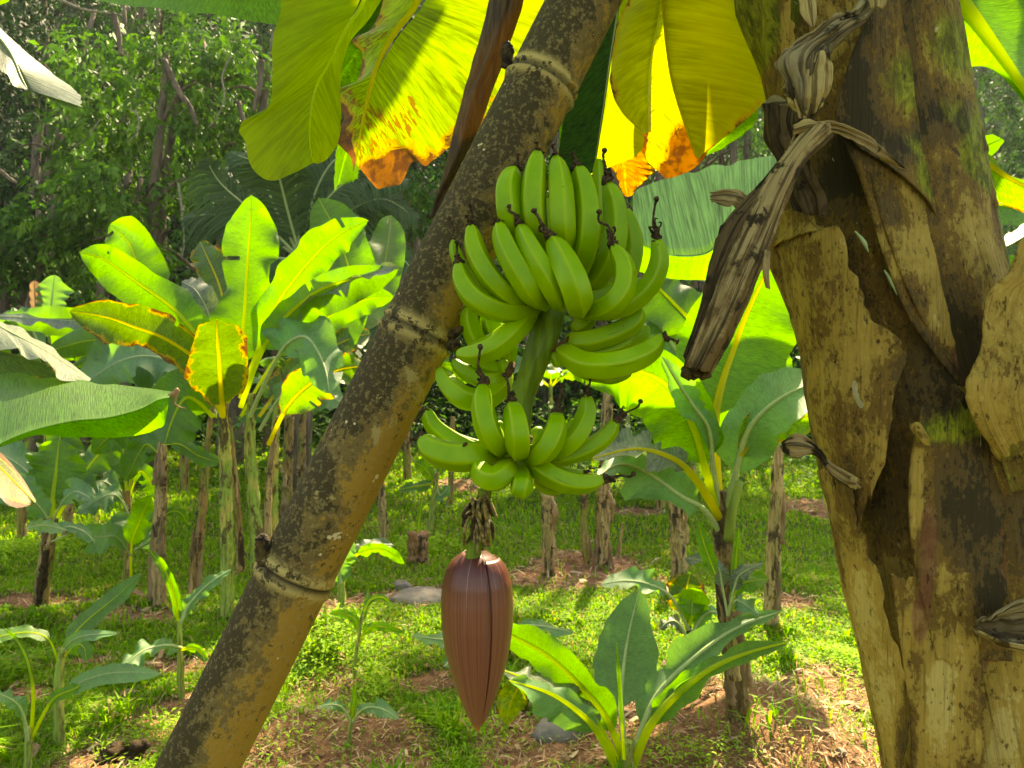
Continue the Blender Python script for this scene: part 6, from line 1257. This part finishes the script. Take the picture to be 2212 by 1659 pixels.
Gc = [(.04, .12, .015), (.055, .15, .016), (.03, .085, .012)]; Gd = [(.010, .034, .008), (.018, .052, .010)]; Gb = [(.085, .19, .02), (.11, .23, .025), (.04, .11, .012)]; Gh = [(.05, .11, .035), (.07, .14, .05)]  # Gh puts distance haze into the leaf colour
TR = [('dark feathery tree in the upper left corner', 20, 15.5, -40, 330, 250, .11, Gd, 800), ('dark tree filling the left edge above the pale leaf', 30, 14, 360, 700, 150, .12, Gd, 560), ('shrubby tree with large rounded leaves at the left edge', 110, 13.2, 420, 640, 130, .15, Gc, 360),
      ('tree with drooping bright leaf tufts in the middle of the left forest', 310, 13, 60, 480, 190, .15, Gb, 620), ('tree with hanging leaf sprays next to the folded lime leaf', 480, 13.5, 20, 420, 150, .15, Gb, 480), ('tree with loose light tufts under the middle one', 250, 12.5, 330, 640, 170, .14, Gb, 420),
      ('dark tree behind the palm fronds', 620, 15.5, 180, 620, 200, .12, Gd, 620), ('tall dark tree behind the tufted ones', 380, 17, -120, 500, 260, .13, Gc, 900), ('leafy tree in the gap between yellow leaf and bamboo', 880, 15, 330, 560, 110, .11, Gc, 380),
      ('tall tree high behind the left forest', 180, 18.5, -160, 300, 280, .14, Gd, 800), ('tree behind the dead leaf stalk', 840, 18, 60, 500, 260, .13, Gd, 700), ('dark tree low behind the clump', 500, 14.5, 480, 860, 260, .12, Gd, 640), ('dark low tree behind the left plants', 150, 14.5, 620, 900, 220, .12, Gd, 520),
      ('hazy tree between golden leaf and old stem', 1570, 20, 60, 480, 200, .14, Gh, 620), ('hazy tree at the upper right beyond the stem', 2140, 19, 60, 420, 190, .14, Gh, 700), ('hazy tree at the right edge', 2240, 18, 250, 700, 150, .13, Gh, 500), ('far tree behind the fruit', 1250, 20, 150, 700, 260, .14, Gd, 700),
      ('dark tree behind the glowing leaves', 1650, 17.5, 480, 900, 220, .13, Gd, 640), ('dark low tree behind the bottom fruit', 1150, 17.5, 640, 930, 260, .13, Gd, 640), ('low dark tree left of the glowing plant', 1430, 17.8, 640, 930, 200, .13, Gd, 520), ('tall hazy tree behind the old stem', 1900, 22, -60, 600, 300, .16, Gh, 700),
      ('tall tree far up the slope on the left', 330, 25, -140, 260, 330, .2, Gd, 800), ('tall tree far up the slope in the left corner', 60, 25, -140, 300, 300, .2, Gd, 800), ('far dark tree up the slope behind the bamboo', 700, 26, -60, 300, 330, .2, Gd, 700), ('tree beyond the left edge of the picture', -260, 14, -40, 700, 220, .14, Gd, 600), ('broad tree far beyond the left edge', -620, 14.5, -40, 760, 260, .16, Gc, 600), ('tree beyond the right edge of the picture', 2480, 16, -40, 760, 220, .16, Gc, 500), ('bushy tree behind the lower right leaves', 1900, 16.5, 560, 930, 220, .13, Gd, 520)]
for k, (lab, u, dist, vt, vb, wp, ls, cols, ncl) in enumerate(TR):
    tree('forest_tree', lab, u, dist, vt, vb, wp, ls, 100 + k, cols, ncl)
# undergrowth on the slope: one mass nobody could count
def under(n, seed):
    rs = np.random.RandomState(seed); y = 16.5 + 45 * rs.rand(n) ** 1.6; x = (rs.rand(n) * 2 - 1) * 1.25 * y; z = ground(x, y) + rs.rand(n) ** 2 * 2.2; b = np.stack([x, y, z], 1)
    d3 = rs.randn(n, 3) + np.array((0, -.6, -.3)); d3 /= np.linalg.norm(d3, axis=1)[:, None]; s3 = np.cross(d3, rs.randn(n, 3)); s3 /= np.linalg.norm(s3, axis=1)[:, None]; L = rs.uniform(.14, .34, n) * y / 18; W = L * .28
    m = b + d3 * (L * .5)[:, None]; e = b + d3 * L[:, None]; V = np.stack([b, m + s3 * W[:, None], e, m - s3 * W[:, None]], 1).reshape(-1, 3)
    cc = np.array(Gd + Gc)[rs.randint(0, 5, n)] * (.6 + .8 * rs.rand(n))[:, None]
    o = mesh('undergrowth', V, np.arange(n)[:, None] * 4 + np.array([[0, 1, 2, 3]]), M['tleaf'], col=np.repeat(cc, 4, 0), kind='stuff', smooth=False); tag(o, 'dense dark undergrowth on the wooded slope', 'undergrowth')
under(170000, 5)
# bare vines and slanting trunks seen through the leaves
M['vine'] = mat_simple('pale_vine', (.30, .25, .18), .8, .2, .4, 20)
for k, (lab, pts, r, d) in enumerate((('thick slanting trunk in the middle of the left forest', [(355, 130), (385, 195), (410, 230), (425, 270)], 6.5, 11.8), ('pale trunk high in the left forest', [(245, 30), (255, 70), (262, 120)], 7, 12.0), ('forked pale branch at the top left', [(110, -10), (180, 20), (262, 32)], 3, 12),
        ('thin hanging vine under the forked branch', [(280, 235), (298, 250), (296, 285), (275, 310)], 2, 11.6), ('long drooping vine right of the slanting trunk', [(498, 120), (480, 165), (485, 210), (468, 255), (450, 275)], 1.8, 11.6), ('bare twig fan over the dark gap', [(215, 260), (190, 295), (160, 318)], 1.6, 11.7),
        ('slim trunk above the palm', [(515, 220), (530, 280), (545, 360), (540, 410)], 5, 12.2), ('vine dangling beside the slim trunk', [(385, 395), (392, 450), (398, 520), (392, 560)], 2.5, 11.8), ('brown trunk against the folded lime leaf', [(565, 130), (560, 190), (548, 240)], 7, 12.3), ('dead branch at the left edge', [(-10, 360), (20, 385), (36, 395)], 5, 10))):
    o = tube('vine' if 'vine' in lab or 'twig' in lab or 'branch' in lab else 'tree_trunk', [P(a, b, d) for a, b in pts], [px(r, d), px(r * .9, d), px(r * .6, d)], M['vine' if r < 4 else 'bark2'], None, n=30, m=8, noise=.15, seed=k); tag(o, lab, 'vine' if r < 4 else 'tree trunk', 'bare trunks and vines in the forest')
# coconut palm
def frond(parent, pts, d, nleaf, ll, seed, md=0., tag_=None):
    q = cr([P(a, b, d + md * i / (len(pts) - 1)) for i, (a, b) in enumerate(pts)], 40); rs = np.random.RandomState(seed); t, a_, b_ = frames(q); V = []; n = nleaf
    f = np.linspace(.12, 1, n); idx = f * 39; i0 = np.minimum(idx.astype(int), 38); w_ = (idx - i0)[:, None]; p = q[i0] * (1 - w_) + q[i0 + 1] * w_; tg = t[i0]
    Vs, Fs, o = [], [], 0
    for sgn in (-1, 1):
        sdv = np.cross(tg, (0, -.8, .6)) * sgn; sdv /= np.linalg.norm(sdv, axis=1)[:, None]
        L = ll * np.sin(np.clip(f * 2.7 + .35, 0, 3.1)) * (.85 + .3 * rs.rand(n)) + .05; dr = sdv * .75 + tg * .55 + rs.randn(n, 3) * .06; dr /= np.linalg.norm(dr, axis=1)[:, None]; dn = np.array((0, 0, -1.))
        m = p + dr * (L * .5)[:, None] + dn * (L * .08)[:, None]; e = p + dr * (L * .95)[:, None] + dn * (L * .42)[:, None]; ww = tg * .016
        Vs.append(np.stack([p - ww, p + ww, m + ww, m - ww, e], 1).reshape(-1, 3)); i = np.arange(n)[:, None] * 5 + o; Fs.append(np.concatenate([i + np.array([[0, 1, 2]]), i + np.array([[0, 2, 3]]), i + np.array([[3, 2, 4]])])); o += n * 5
    lf = mesh('frond', np.concatenate(Vs), np.concatenate(Fs), M['tleaf'], parent, col=np.tile(np.array([[.05, .095, .03]]), (o, 1)) * (.7 + .6 * np.repeat(rs.rand(2 * n), 5))[:, None], smooth=False)
    tube('frond_rib', list(q[::4]), [.022, .016, .006], M['ribpale'], lf, n=24, m=6)
    return lf
pr, pd = root('coconut_palm', 'coconut palm with long drooping fronds behind the tall banana clump', 'palm tree', P(640, 780, 10.5)), 10.5
pr.location[2] = float(ground(pr.location[0], pr.location[1]))
tube('trunk', [tuple(pr.location), P(655, 740, 10.5), P(650, 560, 10.5)], [.2, .15, .12], M['bark2'], pr, n=20, m=10)
for k, pts in enumerate(([(650, 560), (560, 470), (480, 400), (445, 345)], [(650, 560), (560, 500), (470, 465), (400, 470)], [(650, 560), (640, 450), (645, 350), (690, 300)], [(650, 560), (700, 440), (780, 380), (880, 390)], [(650, 560), (720, 480), (820, 430), (900, 470)], [(650, 560), (560, 560), (470, 590), (400, 640)],
        [(650, 560), (740, 540), (840, 540), (900, 590)], [(650, 560), (590, 440), (560, 360), (500, 330)], [(650, 560), (615, 430), (600, 350), (620, 290)], [(650, 560), (700, 600), (780, 660), (800, 740)], [(650, 560), (590, 600), (520, 640), (470, 720)], [(650, 560), (680, 420), (730, 340), (800, 330)])):
    frond(pr, pts, 10.5, 70, .62, 200 + k, md=(-.6, -.3, .4, -.5, 0, -.8, -.4, .3, -.9, -.6, -.6, -.2)[k])
# ------------------------------------------------------------ tall crowns added out of view, set along the sun to shade the ground
SH = [(420, 1130, 2.0), (700, 1230, 1.5), (1150, 1130, 1.7), (1420, 1160, 1.6), (1700, 1150, 1.8), (150, 1230, 1.5), (960, 1590, .4), (60, 1450, .5), (960, 1225, .9), (1650, 1230, .7)]
for k, (u, v, r_) in enumerate(SH):
    p, d = G(u, v); zz = 13.5 + (k % 4) * .8; c = p + np.array(sd) * ((zz - p[2]) / sd[2])
    if c[1] < 12.5: zz = max(zz, 11.5); 
    gz = float(ground(c[0] * 1.02, c[1] + .8)); rt = root('forest_tree', 'tall tree added with its crown above the picture to shade the ground by ' + ['the clump', 'the rock', 'the pale stem', 'the brown stem', 'the terrace', 'the left stems', 'the bud', 'the far left sapling', 'the cut stump', 'the far stems'][k], 'tree', (c[0] * 1.02, c[1] + .8, gz), 'trees on the wooded slope')
    tube('trunk', [(c[0] * 1.02, c[1] + .8, gz - .3), (c[0] * 1.01, c[1] + .5, (gz + c[2]) / 2), tuple(c)], [.11, .09, .05], M['bark2'], rt, n=20, m=8, noise=.1, seed=k)
    crown_mesh(rt, c, r_ * (1.25 if v < 1200 else 1.0), 1.0, 440 if r_ > .8 else 140, .30, 700 + k, Gc, .3, hollow=.0)

# ------------------------------------------------------------ warm damp air
hz = NB('haze_air'); pv = hz.n('VolumePrincipled'); pv.inputs['Density'].default_value = .0004; pv.inputs['Color'].default_value = (.85, .92, 1.0, 1); pv.inputs['Anisotropy'].default_value = .3
hz.t.links.new(pv.outputs[0], hz.out.inputs['Volume'])
hb = np.array([(x, y, z) for x in (-95, 95) for y in (-10, 125) for z in (-3, 100)], float)
mesh('haze', hb, [(0, 1, 3, 2), (4, 6, 7, 5), (0, 4, 5, 1), (2, 3, 7, 6), (0, 2, 6, 4), (1, 5, 7, 3)], hz.m, kind='stuff', smooth=False)
